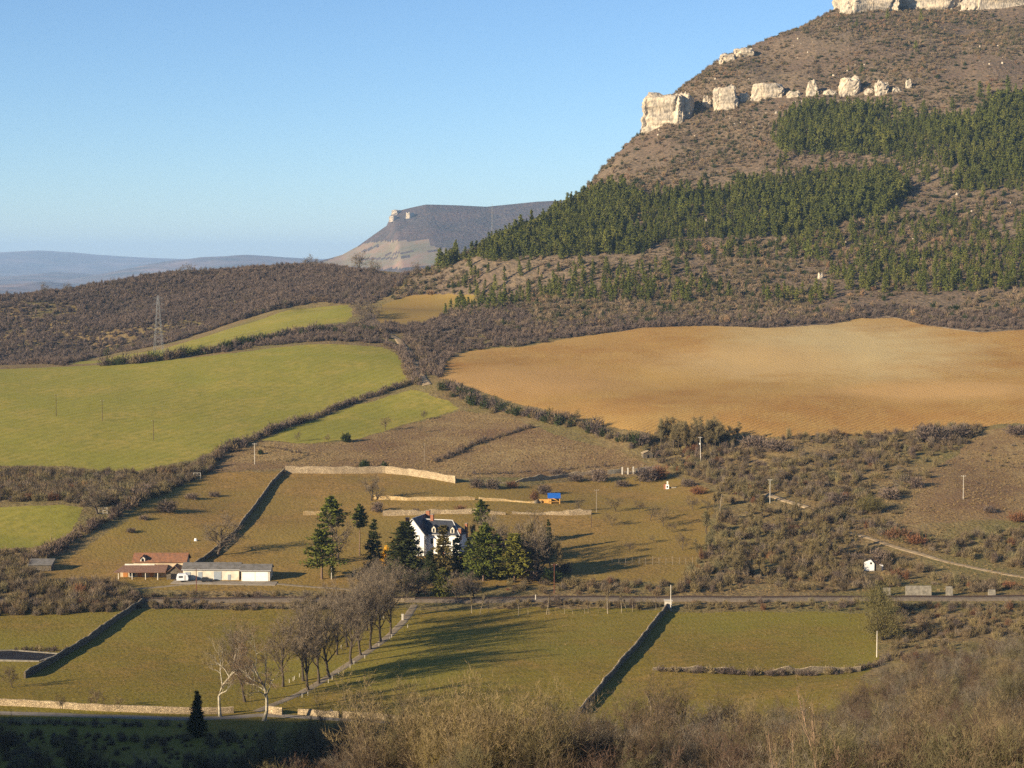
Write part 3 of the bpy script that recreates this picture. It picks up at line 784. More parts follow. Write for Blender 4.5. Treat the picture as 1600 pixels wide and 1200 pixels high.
# foreground -------------------------------------------------------
M_FG_OLIVE = twig_mat('olive_twigs', [(.130,.108,.048),(.110,.095,.050),(.145,.112,.055)])
M_FG_BROWN = twig_mat('brown_twigs', [(.105,.074,.046),(.130,.092,.055),(.085,.064,.044)])
M_FG_GREY = twig_mat('pale_grey_twigs', [(.150,.125,.090),(.125,.102,.075)])
M_FG_PURPLE = twig_mat('dark_bramble_twigs', [(.080,.055,.042),(.100,.062,.044)])
FGP = []
for i, m in enumerate([M_FG_OLIVE, M_FG_BROWN, M_FG_GREY, M_FG_BROWN, M_FG_PURPLE]):
    w_, c_ = grow(800 + i, 4.6, .05, .1, .5, 3, (6, 4, 3), (.5, .55, .55), 2, .45, .009, stems=6, upturn=.3, sides=(4, 3, 3, 3))
    FGP.append(pool_obj('shrub_shape', [w_, c_], [M_BARK_GREY, m]))
POOL_FG = make_pool('foreground_shrubs', FGP)
fg = sample([[(1390,1050),(1440,1035),(1560,1018),(1750,1010),(1750,1330),(1150,1330),(1050,1200),(1060,1150),(1250,1125),(1370,1088)]], 3.0, 9, keep=lambda x, y: np.clip(.60 + 1.2 * fbm(x, y, 22, 69), .2, 1))
scatter('foreground_scrub', 'grey green leafless scrub filling the near slope', fg, POOL_FG, .45, 1.5, 9)
fg2 = sample([[(430,1198),(520,1150),(640,1135),(900,1130),(1010,1150),(1060,1200),(1150,1330),(430,1330)]], 4.0, 10, keep=lambda x, y: np.clip(.55 + 1.2 * fbm(x, y, 20, 70), .15, 1))
scatter('foreground_thicket', 'brown leafless thicket in front of the meadow wall', fg2, POOL_FG, .5, 1.5, 10)
ss = sample([[(-150,1146),(200,1150),(420,1150),(500,1180),(480,1330),(-150,1330)]], 2.8, 19, keep=lambda x, y: np.clip(.45 + 1.2 * fbm(x, y, 16, 84), .05, 1))
scatter('shaded_scrub', 'dark scrub in the shaded hollow at the lower left', ss, POOL_NEAR, .25, .9, 19, pick_w=PW)
sg_ = sample([[(1040,700),(1100,685),(1400,680),(1540,668),(1470,720),(1400,830),(1750,800),(1750,925),(1060,928),(1130,800)]], 1.9, 21, keep=lambda x, y: np.clip(.45 + .8 * fbm(x, y, 18, 86), .1, .9))
scatter('slope_grass', 'tan dry grass between the thickets of the right slope', sg_, POOL_GRASS, .6, 1.5, 21)
pg = sample([REG[8][2], REG[6][2]], 2.2, 20, keep=lambda x, y: np.clip(.28 + 1.1 * fbm(x, y, 25, 85), .03, .9))
scatter('meadow_grass', 'longer dry grass tufts in the pastures and meadows', pg, POOL_GRASS, .25, .8, 20)
gr = sample([REG[9][2], REG[10][2]], 1.5, 11, keep=lambda x, y: np.clip(.5 + 1.0 * fbm(x, y, 15, 71), .1, 1))
scatter('dry_grass', 'tussocks of dry grass on the rough pasture', gr, POOL_GRASS, .5, 1.5, 11)
print('scrub', round(time.time() - T0, 1))

# pines -------------------------------------------------------------
fp = sample(FOREST, 4.3, 12, keep=lambda x, y: np.clip(.98 + 1.2 * fbm(x, y, 55, 72), .35 + .4 * (x < 140), 1))
fringe = sample([[(1150,300),(1210,240),(1200,190),(1290,155),(1480,175),(1540,150),(1700,140),(1700,320),(1450,330),(1330,365),(1180,392),(1030,400),(960,410),(700,425),(780,395),(900,316),(1000,312)]], 12, 17, keep=lambda x, y: np.clip(.35 + 1.2 * fbm(x, y, 40, 76), 0, 1), holes=FOREST)
fp = np.concatenate([fp, fringe])
gq = np.random.default_rng(5)
fsz = np.clip(1.0 + .9 * fbm(fp[:, 0], fp[:, 1], 60, 77) + gq.normal(0, .17, len(fp)), .4, 1.6)
scatter('pine_forest', 'dense dark green pine plantation on the mountain flank', fp, POOL_PINE, .75, 1.3, 12, sizes=fsz)
sp = sample(SPARSE, 7.4, 13, keep=lambda x, y: np.clip(.72 + 1.6 * fbm(x, y, 55, 73), .06, 1))
sp2 = sample([[(1250,60),(1350,30),(1600,25),(1700,25),(1700,125),(1500,125),(1330,135)]], 16, 14, keep=lambda x, y: np.clip(-.05 + 1.8 * fbm(x, y, 60, 74), 0, 1))
order = np.argsort(sp[:, 1])
PINE_G = 'pines scattered over the mountain foot'
def pine_label(u, v, k):
    size = 'tall ' if k > 1.08 else ('small ' if k < .82 else '')
    if v > 470: return size + 'pine at the foot of the slope just above the scrub belt'
    if u < 850: return size + 'pine in the scattered belt at the foot of the pine ridge'
    if u < 1000: return size + 'pine in the scattered belt below the dense plantation'
    if u < 1180: return size + 'pine standing on the scrubby shoulder below the plantation'
    if v <= 410: return size + 'pine in the thin stand below the upper plantation'
    if u < 1290: return size + 'pine left of the pale boulder above the ploughed field'
    if u < 1390: return size + 'pine just right of the pale boulder above the ploughed field'
    if u < 1490: return size + 'pine in the open stand above the ploughed field crest'
    return size + 'pine in the open stand near the right picture edge'
gg = np.random.default_rng(77)
for k in order[:300]:
    x, y = sp[k]; z = Hs(x, y)
    u, v = project(x, y, z)
    ks = gg.uniform(.65, 1.25)
    t = thing('pine_tree', pine_label(u, v, ks), 'tree', (x, y, z - .2), gg.random() * 6.28, PINE_G, ks)
    a, b = PINE_ME[int(gg.integers(0, 5))]
    link('trunk', a, t); link('crown', b, t)
rest = np.concatenate([sp[order[300:]], sp2])
scatter('pine_scatter', 'farther pines thinly spread up the mountain slope', rest, POOL_PINE, .5, 1.25, 15)
print('pines', len(sp), round(time.time() - T0, 1))
# ------------------------------------------------------------------ building helpers
class MB:
    """collects solid shapes and links them as one mesh object"""
    def __init__(self): self.v, self.f = [], []
    def add(self, vs, fs):
        o = len(self.v); self.v += [tuple(p) for p in vs]; self.f += [tuple(i + o for i in f) for f in fs]; return self
    def box(self, x0, x1, y0, y1, z0, z1):
        return self.add([(x0,y0,z0),(x1,y0,z0),(x1,y1,z0),(x0,y1,z0),(x0,y0,z1),(x1,y0,z1),(x1,y1,z1),(x0,y1,z1)],
                        [(0,3,2,1),(4,5,6,7),(0,1,5,4),(1,2,6,5),(2,3,7,6),(3,0,4,7)])
    def prism(self, poly, axis, a, b):
        """poly in the plane across axis ('x': (y,z), 'y': (x,z), 'z': (x,y)), extruded from a to b"""
        def pt(p, t): return {'x': (t, p[0], p[1]), 'y': (p[0], t, p[1]), 'z': (p[0], p[1], t)}[axis]
        n = len(poly)
        return self.add([pt(p, a) for p in poly] + [pt(p, b) for p in poly],
                        [tuple(range(n))[::-1], tuple(range(n, 2 * n))] + [(i, (i + 1) % n, n + (i + 1) % n, n + i) for i in range(n)])
    def slab(self, pts, t):
        """a thick sheet: four corner points, thickened downwards"""
        n = len(pts)
        return self.add(list(pts) + [(p[0], p[1], p[2] - t) for p in pts],
                        [tuple(range(n)), tuple(range(n, 2 * n))[::-1]] + [(i, n + i, n + (i + 1) % n, (i + 1) % n) for i in range(n)])
    def bar(self, a, b, r, k=6, r2=None):
        a, b = np.array(a, float), np.array(b, float)
        V, Fc = tube([a, b], [r, r2 if r2 is not None else r], k)
        self.add(V.tolist(), Fc.tolist())
        self.f.append(tuple(len(self.v) - k + i for i in range(k)))
        return self
    def build(self, name, mat, parent=None):
        return link(name, mesh_from(name, np.array(self.v), self.f, mat), parent)

def place(u, v):
    p = G(u, v)
    while p is None: v += 2; p = G(u, v)
    return p, p.y / F

def path_world(px, step=2.0):
    w = np.array([(p.x, p.y) for p in (G(u, v) for u, v in px)])
    d = np.r_[0, np.cumsum(np.hypot(*np.diff(w, axis=0).T))]
    t = np.linspace(0, d[-1], max(2, int(d[-1] / step) + 1))
    return np.column_stack([np.interp(t, d, w[:, 0]), np.interp(t, d, w[:, 1])]), t

def strip(name, px, width, mat, lift=.15, step=2.0, crown=0.0, world=None, drop=.5):
    """a road or track: a ribbon with a slight crown that follows the ground"""
    w, t = path_world(px, step) if world is None else world
    tan = unit(np.gradient(w, axis=0)); nor = np.column_stack([-tan[:, 1], tan[:, 0]])
    offs = np.array([-.62, -.5, -.2, .2, .5, .62]) * width
    hs = np.array([-drop, lift, lift + crown, lift + crown, lift, -drop])
    rows = []
    wob = 1 + .12 * fbm(t, t * 0, 9, 90)
    for o, h in zip(offs, hs):
        q = w + nor * (o * wob)[:, None]
        zz = H(q[:, 0], q[:, 1])
        if crown >= .3: zz = H(w[:, 0], w[:, 1])
        rows.append(np.column_stack([q, zz + h]))
    V = np.array(rows); m, n = V.shape[:2]
    ix = np.arange(m * n).reshape(m, n)
    f = np.stack([ix[:-1, :-1], ix[:-1, 1:], ix[1:, 1:], ix[1:, :-1]], -1).reshape(-1, 4)[:, ::-1]
    return structure(link(name, mesh_from(name, V.reshape(-1, 3), f, mat, smooth=False)))

# ------------------------------------------------------------------ materials for built things
def stone_mat(name, c1, c2, sx=.45, mortar=(.16,.12,.08)):
    """coursed rubble seen from afar"""
    m, n, l, b = new_mat(name)
    g = n.new('ShaderNodeNewGeometry')
    mp = n.new('ShaderNodeMapping'); mp.inputs['Scale'].default_value = (1 / sx, 1 / sx, 1.7 / sx); l.new(g.outputs['Position'], mp.inputs[0])
    vo = n.new('ShaderNodeTexVoronoi'); l.new(mp.outputs[0], vo.inputs['Vector']); vo.inputs['Scale'].default_value = 1.0
    ve = n.new('ShaderNodeTexVoronoi'); ve.feature = 'DISTANCE_TO_EDGE'; l.new(mp.outputs[0], ve.inputs['Vector']); ve.inputs['Scale'].default_value = 1.0
    nz = n.new('ShaderNodeTexNoise'); nz.inputs['Scale'].default_value = .35; nz.inputs['Detail'].default_value = 5; l.new(g.outputs['Position'], nz.inputs['Vector'])
    cr = n.new('ShaderNodeValToRGB'); cr.color_ramp.elements[0].position = .35; cr.color_ramp.elements[1].position = .68
    cr.color_ramp.elements[0].color = (*c1, 1); cr.color_ramp.elements[1].color = (*c2, 1); l.new(nz.outputs[0], cr.inputs[0])
    sep = n.new('ShaderNodeSeparateColor'); l.new(vo.outputs['Color'], sep.inputs[0])
    mr = n.new('ShaderNodeMapRange'); mr.inputs[3].default_value = .72; mr.inputs[4].default_value = 1.25; l.new(sep.outputs[0], mr.inputs[0])
    hs = n.new('ShaderNodeHueSaturation'); l.new(mr.outputs[0], hs.inputs['Value']); l.new(cr.outputs[0], hs.inputs['Color'])
    st = n.new('ShaderNodeMapRange'); st.inputs[1].default_value = .02; st.inputs[2].default_value = .10; l.new(ve.outputs['Distance'], st.inputs[0])
    mx = n.new('ShaderNodeMix'); mx.data_type = 'RGBA'; mx.inputs[6].default_value = (*mortar, 1)
    l.new(st.outputs[0], mx.inputs[0]); l.new(hs.outputs[0], mx.inputs[7]); l.new(mx.outputs[2], b.inputs['Base Color'])
    bp = n.new('ShaderNodeBump'); bp.inputs['Strength'].default_value = .8; bp.inputs['Distance'].default_value = .08
    l.new(st.outputs[0], bp.inputs['Height']); l.new(bp.outputs[0], b.inputs['Normal'])
    return m
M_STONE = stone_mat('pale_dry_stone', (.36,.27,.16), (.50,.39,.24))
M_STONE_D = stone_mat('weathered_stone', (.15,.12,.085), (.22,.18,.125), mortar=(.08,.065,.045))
M_EARTH_CUT = stone_mat('ochre_earth_and_stone', (.44,.30,.13), (.52,.40,.22), .6, (.30,.20,.09))
M_CREAM = plain_mat('cream_render', (.66,.60,.49), c2=(.50,.44,.34), scale=1.8)
M_WHITE = plain_mat('white_render', (.82,.79,.73), .05, 1.2)
M_BEIGE = plain_mat('beige_render', (.55,.43,.28), .12, 1.0)
M_SLATE = plain_mat('slate_roof', (.042,.045,.055), .2, .6, .5, spec=.3)
M_ZINC = plain_mat('pale_zinc', (.55,.53,.50), .08, .8, .5)
M_TILE = plain_mat('red_roof_tile', (.27,.120,.058), .25, 1.2, c2=(.18,.092,.055), bump=.4)
M_TILE_B = plain_mat('brown_roof_tile', (.22,.125,.085), .2, .5, bump=.4)
M_FIBRO = plain_mat('grey_fibre_cement', (.17,.155,.14), c2=(.11,.10,.085), scale=1.5)
M_BRICK = plain_mat('orange_brick', (.31,.125,.065), .15, .3)
M_WOOD_O = plain_mat('orange_varnished_wood', (.46,.19,.055), .15, .4)
M_WOOD_Y = plain_mat('new_pine_timber', (.58,.31,.08), .12, .4)
M_WOOD_G = plain_mat('grey_weathered_wood', (.30,.25,.19), .2, .4)
M_DARK = plain_mat('dark_opening', (.012,.011,.011), .1, 1)
M_BLUE = plain_mat('blue_roof_sheet', (.020,.115,.42), .06, 1, .5)
M_BLUEGREY = plain_mat('blue_grey_paint', (.30,.33,.36), .1, .5)
M_CONC = plain_mat('pale_concrete', (.25,.22,.17), .22, .8)
M_CONC_W = plain_mat('whitened_concrete_pole', (.52,.47,.39), .1, .8)
M_STEEL = plain_mat('galvanised_steel', (.24,.24,.24), .1, 2, .5, spec=.4)
M_POLE_D = plain_mat('creosoted_pole', (.075,.045,.035), .15, .5)
M_RUST = plain_mat('rust_red_post', (.17,.06,.04), .15, .5)
M_GRAVEL = ground_mat('pale_gravel', [(.25,.20,.14),(.17,.13,.08)], [2.0], .6, .4, .1)
M_DIRT = ground_mat('ochre_dirt_track', [(.33,.24,.14),(.40,.30,.18),(.22,.16,.09)], [6, 1.5], .6, .5, .1)
M_LANE = ground_mat('grey_lane', [(.26,.22,.17),(.20,.165,.125)], [3], .4, .5, .05)
M_BALLAST = ground_mat('railway_ballast', [(.145,.115,.085),(.10,.08,.06)], [1.5], .9, .25, .1)
M_RAIL = plain_mat('rusty_rail', (.085,.055,.04), .1, 1, .5)
M_CARD = plain_mat('dark_car_paint', (.03,.035,.045), .05, 1, .3, spec=.5)
M_GLASS = plain_mat('dark_glass', (.03,.035,.04), .05, 1, .12, spec=.6)
M_TYRE = plain_mat('tyre_rubber', (.02,.02,.02), .05, 1)
M_VANW = plain_mat('white_vehicle_paint', (.78,.80,.82), .03, 1, .4, spec=.4)
M_LIME = None
def cliff_mat():
    m, n, l, b = new_mat('weathered_limestone')
    g = n.new('ShaderNodeNewGeometry')
    nz = n.new('ShaderNodeTexNoise'); nz.inputs['Scale'].default_value = .11; nz.inputs['Detail'].default_value = 7; nz.inputs['Roughness'].default_value = .65
    l.new(g.outputs['Position'], nz.inputs['Vector'])
    cr = n.new('ShaderNodeValToRGB'); e = cr.color_ramp.elements
    e[0].position = .30; e[0].color = (.17,.145,.115,1); e[1].position = .68; e[1].color = (.54,.43,.29,1); k = e.new(.46); k.color = (.44,.37,.28,1)
    l.new(nz.outputs[0], cr.inputs[0])
    mp = n.new('ShaderNodeMapping'); mp.inputs['Scale'].default_value = (.5, .5, .22); l.new(g.outputs['Position'], mp.inputs[0])
    n2 = n.new('ShaderNodeTexNoise'); n2.inputs['Scale'].default_value = 1; n2.inputs['Detail'].default_value = 5; l.new(mp.outputs[0], n2.inputs['Vector'])
    mr = n.new('ShaderNodeMapRange'); mr.inputs[1].default_value = .36; mr.inputs[2].default_value = .6; mr.inputs[3].default_value = .62; mr.inputs[4].default_value = 1.08; l.new(n2.outputs[0], mr.inputs[0])
    hs = n.new('ShaderNodeHueSaturation'); l.new(mr.outputs[0], hs.inputs['Value']); l.new(cr.outputs[0], hs.inputs['Color']); l.new(hs.outputs[0], b.inputs['Base Color'])
    bp = n.new('ShaderNodeBump'); bp.inputs['Strength'].default_value = .9; bp.inputs['Distance'].default_value = 1.2
    l.new(n2.outputs[0], bp.inputs['Height']); l.new(bp.outputs[0], b.inputs['Normal'])
    return m
M_LIME = cliff_mat()

# ------------------------------------------------------------------ limestone cliffs
def rock(label, cx, cy, zb, w, d, h, seed, rotz=0., name='limestone_cliff', sq=.28, mat=None, group='limestone outcrops on the mountain', taper=.12, nu=64, nv=28, knob=1.0):
    th = np.linspace(0, 2 * math.pi, nu, endpoint=False)
    V = []
    def se(c): return np.sign(c) * np.abs(c) ** sq
    for k in range(nv):
        t = k / (nv - 1)
        rr = 1 - taper * t
        if t > .9: rr *= math.sqrt(max(.0, 1 - ((t - .9) / .1) ** 2) * .75 + .25)
        x, y = se(np.cos(th)) * w / 2 * rr, se(np.sin(th)) * d / 2 * rr
        s = np.cumsum(np.hypot(np.diff(np.r_[x, x[0]]), np.diff(np.r_[y, y[0]])))
        fiss = 1 - .11 * np.abs(fbm(s, s * 0 + t * 3, max(w, d) * .12, seed)) * 2 - .07 * (vnoise(s, s * 0, max(w, d) * .05, seed + 3) > .22)
        bed = 1 + .05 * fbm(s * .1, s * 0 + t * h, h * .16, seed + 5) * 2
        top = h * (1 + .16 * fbm(x, y, w * .22, seed + 7) * 2)
        V.append(np.column_stack([x * fiss * bed, y * fiss * bed, t * top]))
    V = np.array(V).reshape(-1, 3)
    sc_ = max(w, h)
    for ax_, (pa_, pb_) in enumerate(((1, 2), (0, 2))):      # knobs, hollows and ledges
        V[:, ax_] += knob * (fbm(V[:, pa_] + 31 * seed, V[:, pb_], sc_ * .30, seed + 11) * .085 * min(w, d) + fbm(V[:, pa_], V[:, pb_] * 2.2, sc_ * .09, seed + 17) * .05 * min(w, d))
    ix = np.arange(nv * nu).reshape(nv, nu); nx = np.roll(ix, -1, 1)
    f = np.stack([ix[:-1], nx[:-1], nx[1:], ix[1:]], -1).reshape(-1, 4)
    f = np.concatenate([f[:, [0, 1, 2]], f[:, [0, 2, 3]]])
    cap = len(V); V = np.vstack([V, V[-nu:].mean(0)]); last = ix[-1]
    f = np.vstack([f, np.column_stack([last, np.roll(last, -1), np.full(nu, cap)])])
    o = link(name, mesh_from(name, V, f, mat or M_LIME), None, (cx, cy, zb), rotz)
    return tag(o, label, 'cliff' if 'cliff' in name else 'rock', group)

def rock_px(label, u0, u1, v0, v1, depth, seed, name='limestone_rock', **k):
    p, s = place((u0 + u1) / 2, v1 - 2)
    w, h = (u1 - u0) * s, (v1 - v0) * s
    return rock(label, p.x, p.y + depth * .42, p.z - 4, w * 1.12, depth, h * .9 + 4, seed, name=name, **k)
p, s = place(1040, 193)
rock('big pale limestone cliff block standing out on the mountain ridge skyline', p.x + 2 * s, p.y + 16, p.z - 10, 68 * s, 46, 52 * s + 4, 301, R(-14), sq=.18, taper=.04, nu=130, nv=40, knob=.5)
rock('narrow limestone buttress at the right end of the big cliff', *(lambda q: (q.x, q.y + 8, q.z - 5))(place(1074, 184)[0]), 19 * s, 20, 45 * s, 302, R(-20), sq=.3)
rock_px('tall cracked limestone rock just right of the big cliff', 1116, 1152, 132, 174, 22, 303)
rock_px('low wide limestone ledge between the cracked rock and the small pinnacle', 1176, 1226, 131, 156, 20, 304)
rock_px('small pointed limestone pinnacle left of the rounded boulder', 1258, 1282, 127, 152, 14, 305, taper=.6)
rock_px('large rounded limestone boulder with dark holes', 1313, 1349, 120, 151, 22, 306, sq=.6, taper=.25)
rock_px('squarish limestone boulder between the rounded boulder and the last stub', 1369, 1390, 127, 150, 15, 307, sq=.4)
rock_px('smallest slanting limestone stub at the right end of the line', 1414, 1428, 126, 140, 9, 308, taper=.6)
for k, (u0, u1, v0, v1) in enumerate([(1096, 1114, 152, 170), (1154, 1176, 146, 160), (1228, 1256, 143, 154), (1284, 1312, 141, 151), (1350, 1368, 139, 149), (1392, 1412, 138, 147)]):
    rock_px('low broken ledge ' + ['between the big cliff and the cracked rock', 'right of the cracked rock', 'left of the small pinnacle', 'left of the rounded boulder', 'right of the rounded boulder', 'left of the last small stub'][k], u0, u1, v0, v1, 12, 350 + k, name='limestone_ledge', sq=.5, taper=.45, knob=1.6)
for k, (u0, u1, v0, v1) in enumerate([(1126, 1150, 86, 98), (1148, 1178, 76, 90)]):
    rock_px(['lower limestone ledge along the mountain skyline', 'upper limestone ledge along the mountain skyline'][k], u0, u1, v0, v1, 14, 311 + k, name='limestone_ledge')
pa, s = place(1345, 20)
rock('long limestone rim cliff crowning the mountain at the top of the picture', pa.x + 12, pa.y + 34, pa.z - 14, 92 * s, 60, 52, 321, R(6), sq=.2, taper=.03, nu=120, nv=30)
rock('second stretch of the limestone rim cliff at the top right', *(lambda q: (q.x, q.y + 38, q.z - 14))(place(1450, 18)[0]), 120 * s, 62, 54, 322, R(-5), sq=.2, taper=.03, nu=120, nv=30)
rock('right end of the limestone rim cliff cut by the picture edge', *(lambda q: (q.x, q.y + 40, q.z - 14))(place(1585, 17)[0]), 170 * s, 64, 52, 323, R(4), sq=.2, taper=.03, nu=140, nv=30)
for k, (u, v, w) in enumerate([(1283,433,20)]):
    rock_px('pale boulder on the slope beside the scattered pines', u - 6, u + 6, v - 5, v + 5, 6, 330 + k, name='boulder', sq=.7, taper=.4, group=None)
# loose pale stones on the slope around and below the outcrops
def stone_shape(i):
    g = np.random.default_rng(700 + i); nu_, nv_ = 7, 4
    V = [(math.cos(t) * r, math.sin(t) * r * .8, z) for z, r in ((-.3, .9), (.3, 1.0), (.8, .7), (1.05, .25)) for t in np.arange(nu_) * 2 * math.pi / nu_]
    V = np.array(V) * g.uniform(.75, 1.25, (len(V), 1)); ix = np.arange(nu_ * nv_).reshape(nv_, nu_); nx = np.roll(ix, -1, 1)
    f = np.stack([ix[:-1], nx[:-1], nx[1:], ix[1:]], -1).reshape(-1, 4); f = np.concatenate([f[:, :3], f[:, [0, 2, 3]]])
    return pool_obj('stone_shape', [(V, f)], [M_LIME])
POOL_STONE = make_pool('loose_stones', [stone_shape(i) for i in range(4)])
st_ = np.concatenate([sample([[(1020,205),(1100,180),(1230,160),(1430,148),(1440,175),(1300,190),(1100,215),(1030,225)]], 6.5, 41, keep=lambda x, y: np.clip(.3 + 1.3 * fbm(x, y, 30, 81), 0, 1)),
                      sample([[(1100,110),(1300,40),(1600,30),(1700,30),(1700,140),(1300,120),(1100,135)]], 11, 42, keep=lambda x, y: np.clip(.12 + 1.5 * fbm(x, y, 40, 82), 0, 1)),
                      sample([[(1000,300),(1300,270),(1600,300),(1700,420),(1200,440),(1000,440)]], 15, 43, keep=lambda x, y: np.clip(.1 + 1.3 * fbm(x, y, 50, 83), 0, 1))])
scatter('loose_stones', 'pale limestone blocks and rubble strewn over the mountain slope', st_, POOL_STONE, .25, 1.5, 41)
# cliffs on the far mesa
for k, (u0, u1, v0, v1, lb) in enumerate([(610, 620, 337, 345, 'lit limestone cliff at the tip of the far mesa'), (614, 625, 328, 334, 'upper step of the lit cliff on the far mesa tip'), (637, 645, 332, 340, 'small grey cliff on the wooded face of the far mesa')]):
    q = GM((u0 + u1) / 2, v1 - 1) or GM((u0 + u1) / 2 + 6, v1 + 2)
    s = q.y / F
    rock(lb, q.x, q.y + 6, q.z - 8, (u1 - u0) * s, 60, (v1 - v0) * s + 4, 340 + k, R(-20), name='mesa_cliff', sq=.3, group='cliffs on the far mesa')

# ------------------------------------------------------------------ tracks, lane, railway
strip('dirt_track', [(1325,832),(1360,841),(1400,855),(1440,866),(1480,878),(1540,891),(1600,902),(1700,915)], 2.7, M_DIRT, .1, drop=.1)
strip('dirt_track', [(1196,772),(1225,782),(1262,793)], 3.2, M_DIRT, .2)
strip('dirt_track', [(610,524),(622,530),(634,545),(645,560),(654,575),(661,592),(668,602)], 4.5, M_DIRT, .25)
strip('dirt_track', [(1385,494),(1420,499),(1450,507),(1490,514),(1530,519)], 2.0, M_GRAVEL, .12, drop=.05)
strip('avenue_path', [(400,1112),(430,1100),(470,1083),(500,1066),(530,1047),(560,1028),(590,1008),(612,990),(630,972),(640,958),(648,945)], 2.3, M_GRAVEL, .06, drop=.08)
strip('farm_path', [(150,922),(200,921),(280,914),(330,910),(430,912),(500,918),(560,922)], 1.7, M_GRAVEL, .06, drop=.08)
strip('farm_yard', [(270,909),(300,910),(350,911),(432,912)], 5.0, M_LANE, .14)
strip('lane', [(-150,1113),(0,1114),(150,1119),(280,1123),(360,1121),(410,1117),(470,1120),(560,1126),(700,1133)], 3.2, M_LANE, .06, drop=.08)
rail_px = [(-150,938),(0,938),(200,938),(400,938),(600,938),(800,938),(1000,937),(1200,937),(1400,936),(1600,935),(1720,935)]
rw, rt = path_world(rail_px, 4.0)
strip('track_bed', None, 5.6, M_BALLAST, .55, crown=.30, world=(rw, rt), drop=.8)
tan = unit(np.gradient(rw, axis=0)); nor = np.column_stack([-tan[:, 1], tan[:, 0]])
track = thing('railway_track', 'single railway track crossing the whole valley on its ballast bed', 'railway', (float(rw[0, 0]), float(rw[0, 1]), Hs(*rw[0])))
for sgn in (-1, 1):
    q = rw + nor * .72 * sgn
    V = np.column_stack([q, H(rw[:, 0], rw[:, 1]) + 1.0]) - np.array(track.location)
    link('rail', mesh_from('rail', *tube(V, np.full(len(V), .085), 4), M_RAIL), track)
sg = np.arange(0, len(rw) - 1, 1)
SM = mesh_from('sleeper', np.array(MB().box(-1.25, 1.25, -.16, .16, -.1, .07).v), MB().box(-1.25, 1.25, -.16, .16, -.1, .07).f, M_POLE_D)
slp = MB()
for i in range(len(rw) - 1):
    for k in range(5):
        c = rw[i] + (rw[i + 1] - rw[i]) * k / 5; z = Hs(*c) + .87
        t, n_ = tan[i], nor[i]
        c3 = np.array([c[0], c[1], z]) - np.array(track.location)
        A_, B_ = np.array([*(n_ * 1.25), 0]), np.array([*(t * .14), 0])
        slp.add([c3 - A_ - B_, c3 + A_ - B_, c3 + A_ + B_, c3 - A_ + B_], [(0, 1, 2, 3)])
so_ = slp.build('sleepers', M_POLE_D, track); so_['kind'] = 'stuff'

# ------------------------------------------------------------------ stone walls
def stone_wall(label, px, h, thick=.6, mat=None, name='stone_wall', seed=0, ragged=.12, step=1.5, group=None, broken=0.0):
    w, t = path_world(px, step)
    tan = unit(np.gradient(w, axis=0)); nor = np.column_stack([-tan[:, 1], tan[:, 0]])
    o0 = Vector((w[0, 0], w[0, 1], Hs(*w[0])))
    zg = H(w[:, 0], w[:, 1])
    hh = h * (1 + ragged * 2 * fbm(t, t * 0, 4, seed + 100, 3))
    if broken: hh = hh * np.clip(1 - broken * 2.2 * np.clip(vnoise(t, t * 0, 13, seed + 200) + .12, 0, 1), .12, 1)
    wob = nor * (.25 * fbm(t, t * 0, 8, seed + 130))[:, None]
    rows = [np.column_stack([w + wob - nor * thick * .5, zg - .6]), np.column_stack([w + wob - nor * thick * .42, zg + hh]),
            np.column_stack([w + wob, zg + hh + .10]), np.column_stack([w + wob + nor * thick * .42, zg + hh]), np.column_stack([w + wob + nor * thick * .5, zg - .6])]
    V = np.array(rows) - np.array(o0); m, n = V.shape[:2]
    ix = np.arange(m * n).reshape(m, n)
    f = np.stack([ix[:-1, :-1], ix[:-1, 1:], ix[1:, 1:], ix[1:, :-1]], -1).reshape(-1, 4)[:, ::-1].tolist()
    f += [tuple(ix[:, 0].tolist()), tuple(ix[::-1, -1].tolist())]
    mi = np.zeros(len(f), int); mi[n - 1:3 * (n - 1)] = 1  # dark walls get pale top faces: the sunlit coping line put into colour
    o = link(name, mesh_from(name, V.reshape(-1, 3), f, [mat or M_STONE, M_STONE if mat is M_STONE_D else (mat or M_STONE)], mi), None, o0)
    return tag(o, label, 'wall', group)
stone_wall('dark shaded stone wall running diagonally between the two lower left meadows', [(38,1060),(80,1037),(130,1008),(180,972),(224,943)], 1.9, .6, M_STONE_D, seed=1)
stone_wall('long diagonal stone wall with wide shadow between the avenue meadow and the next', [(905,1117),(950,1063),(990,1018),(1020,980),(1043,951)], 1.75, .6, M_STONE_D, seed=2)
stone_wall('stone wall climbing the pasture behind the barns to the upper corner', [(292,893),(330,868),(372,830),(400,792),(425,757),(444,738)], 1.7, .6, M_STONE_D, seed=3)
stone_wall('long pale sunlit stone wall along the top of the pasture', [(446,739),(520,740),(600,739),(640,743),(680,749),(712,755)], 3.0, .7, M_STONE, seed=4)
stone_wall('ochre terrace wall above the house', [(585,780),(640,782),(700,782),(742,781)], 1.7, .8, M_EARTH_CUT, seed=5, ragged=.25, broken=.35)
stone_wall('broken ochre terrace wall left of the blue roofed shelter', [(748,782),(790,783),(830,786),(846,786)], 1.6, .8, M_EARTH_CUT, seed=18, ragged=.3, broken=.7)
stone_wall('short ochre terrace wall behind the tall pines', [(474,805),(500,804),(528,803)], 1.5, .7, M_EARTH_CUT, seed=6, ragged=.25)
stone_wall('grey terrace wall directly behind the house roof', [(598,806),(640,805),(690,803),(740,803),(790,804)], 2.0, .7, M_STONE, seed=7, ragged=.25, broken=.7)
stone_wall('terrace wall running below the blue roofed shelter', [(800,803),(850,804),(890,805),(924,804)], 2.2, .7, M_STONE, seed=8, ragged=.25, broken=.6)
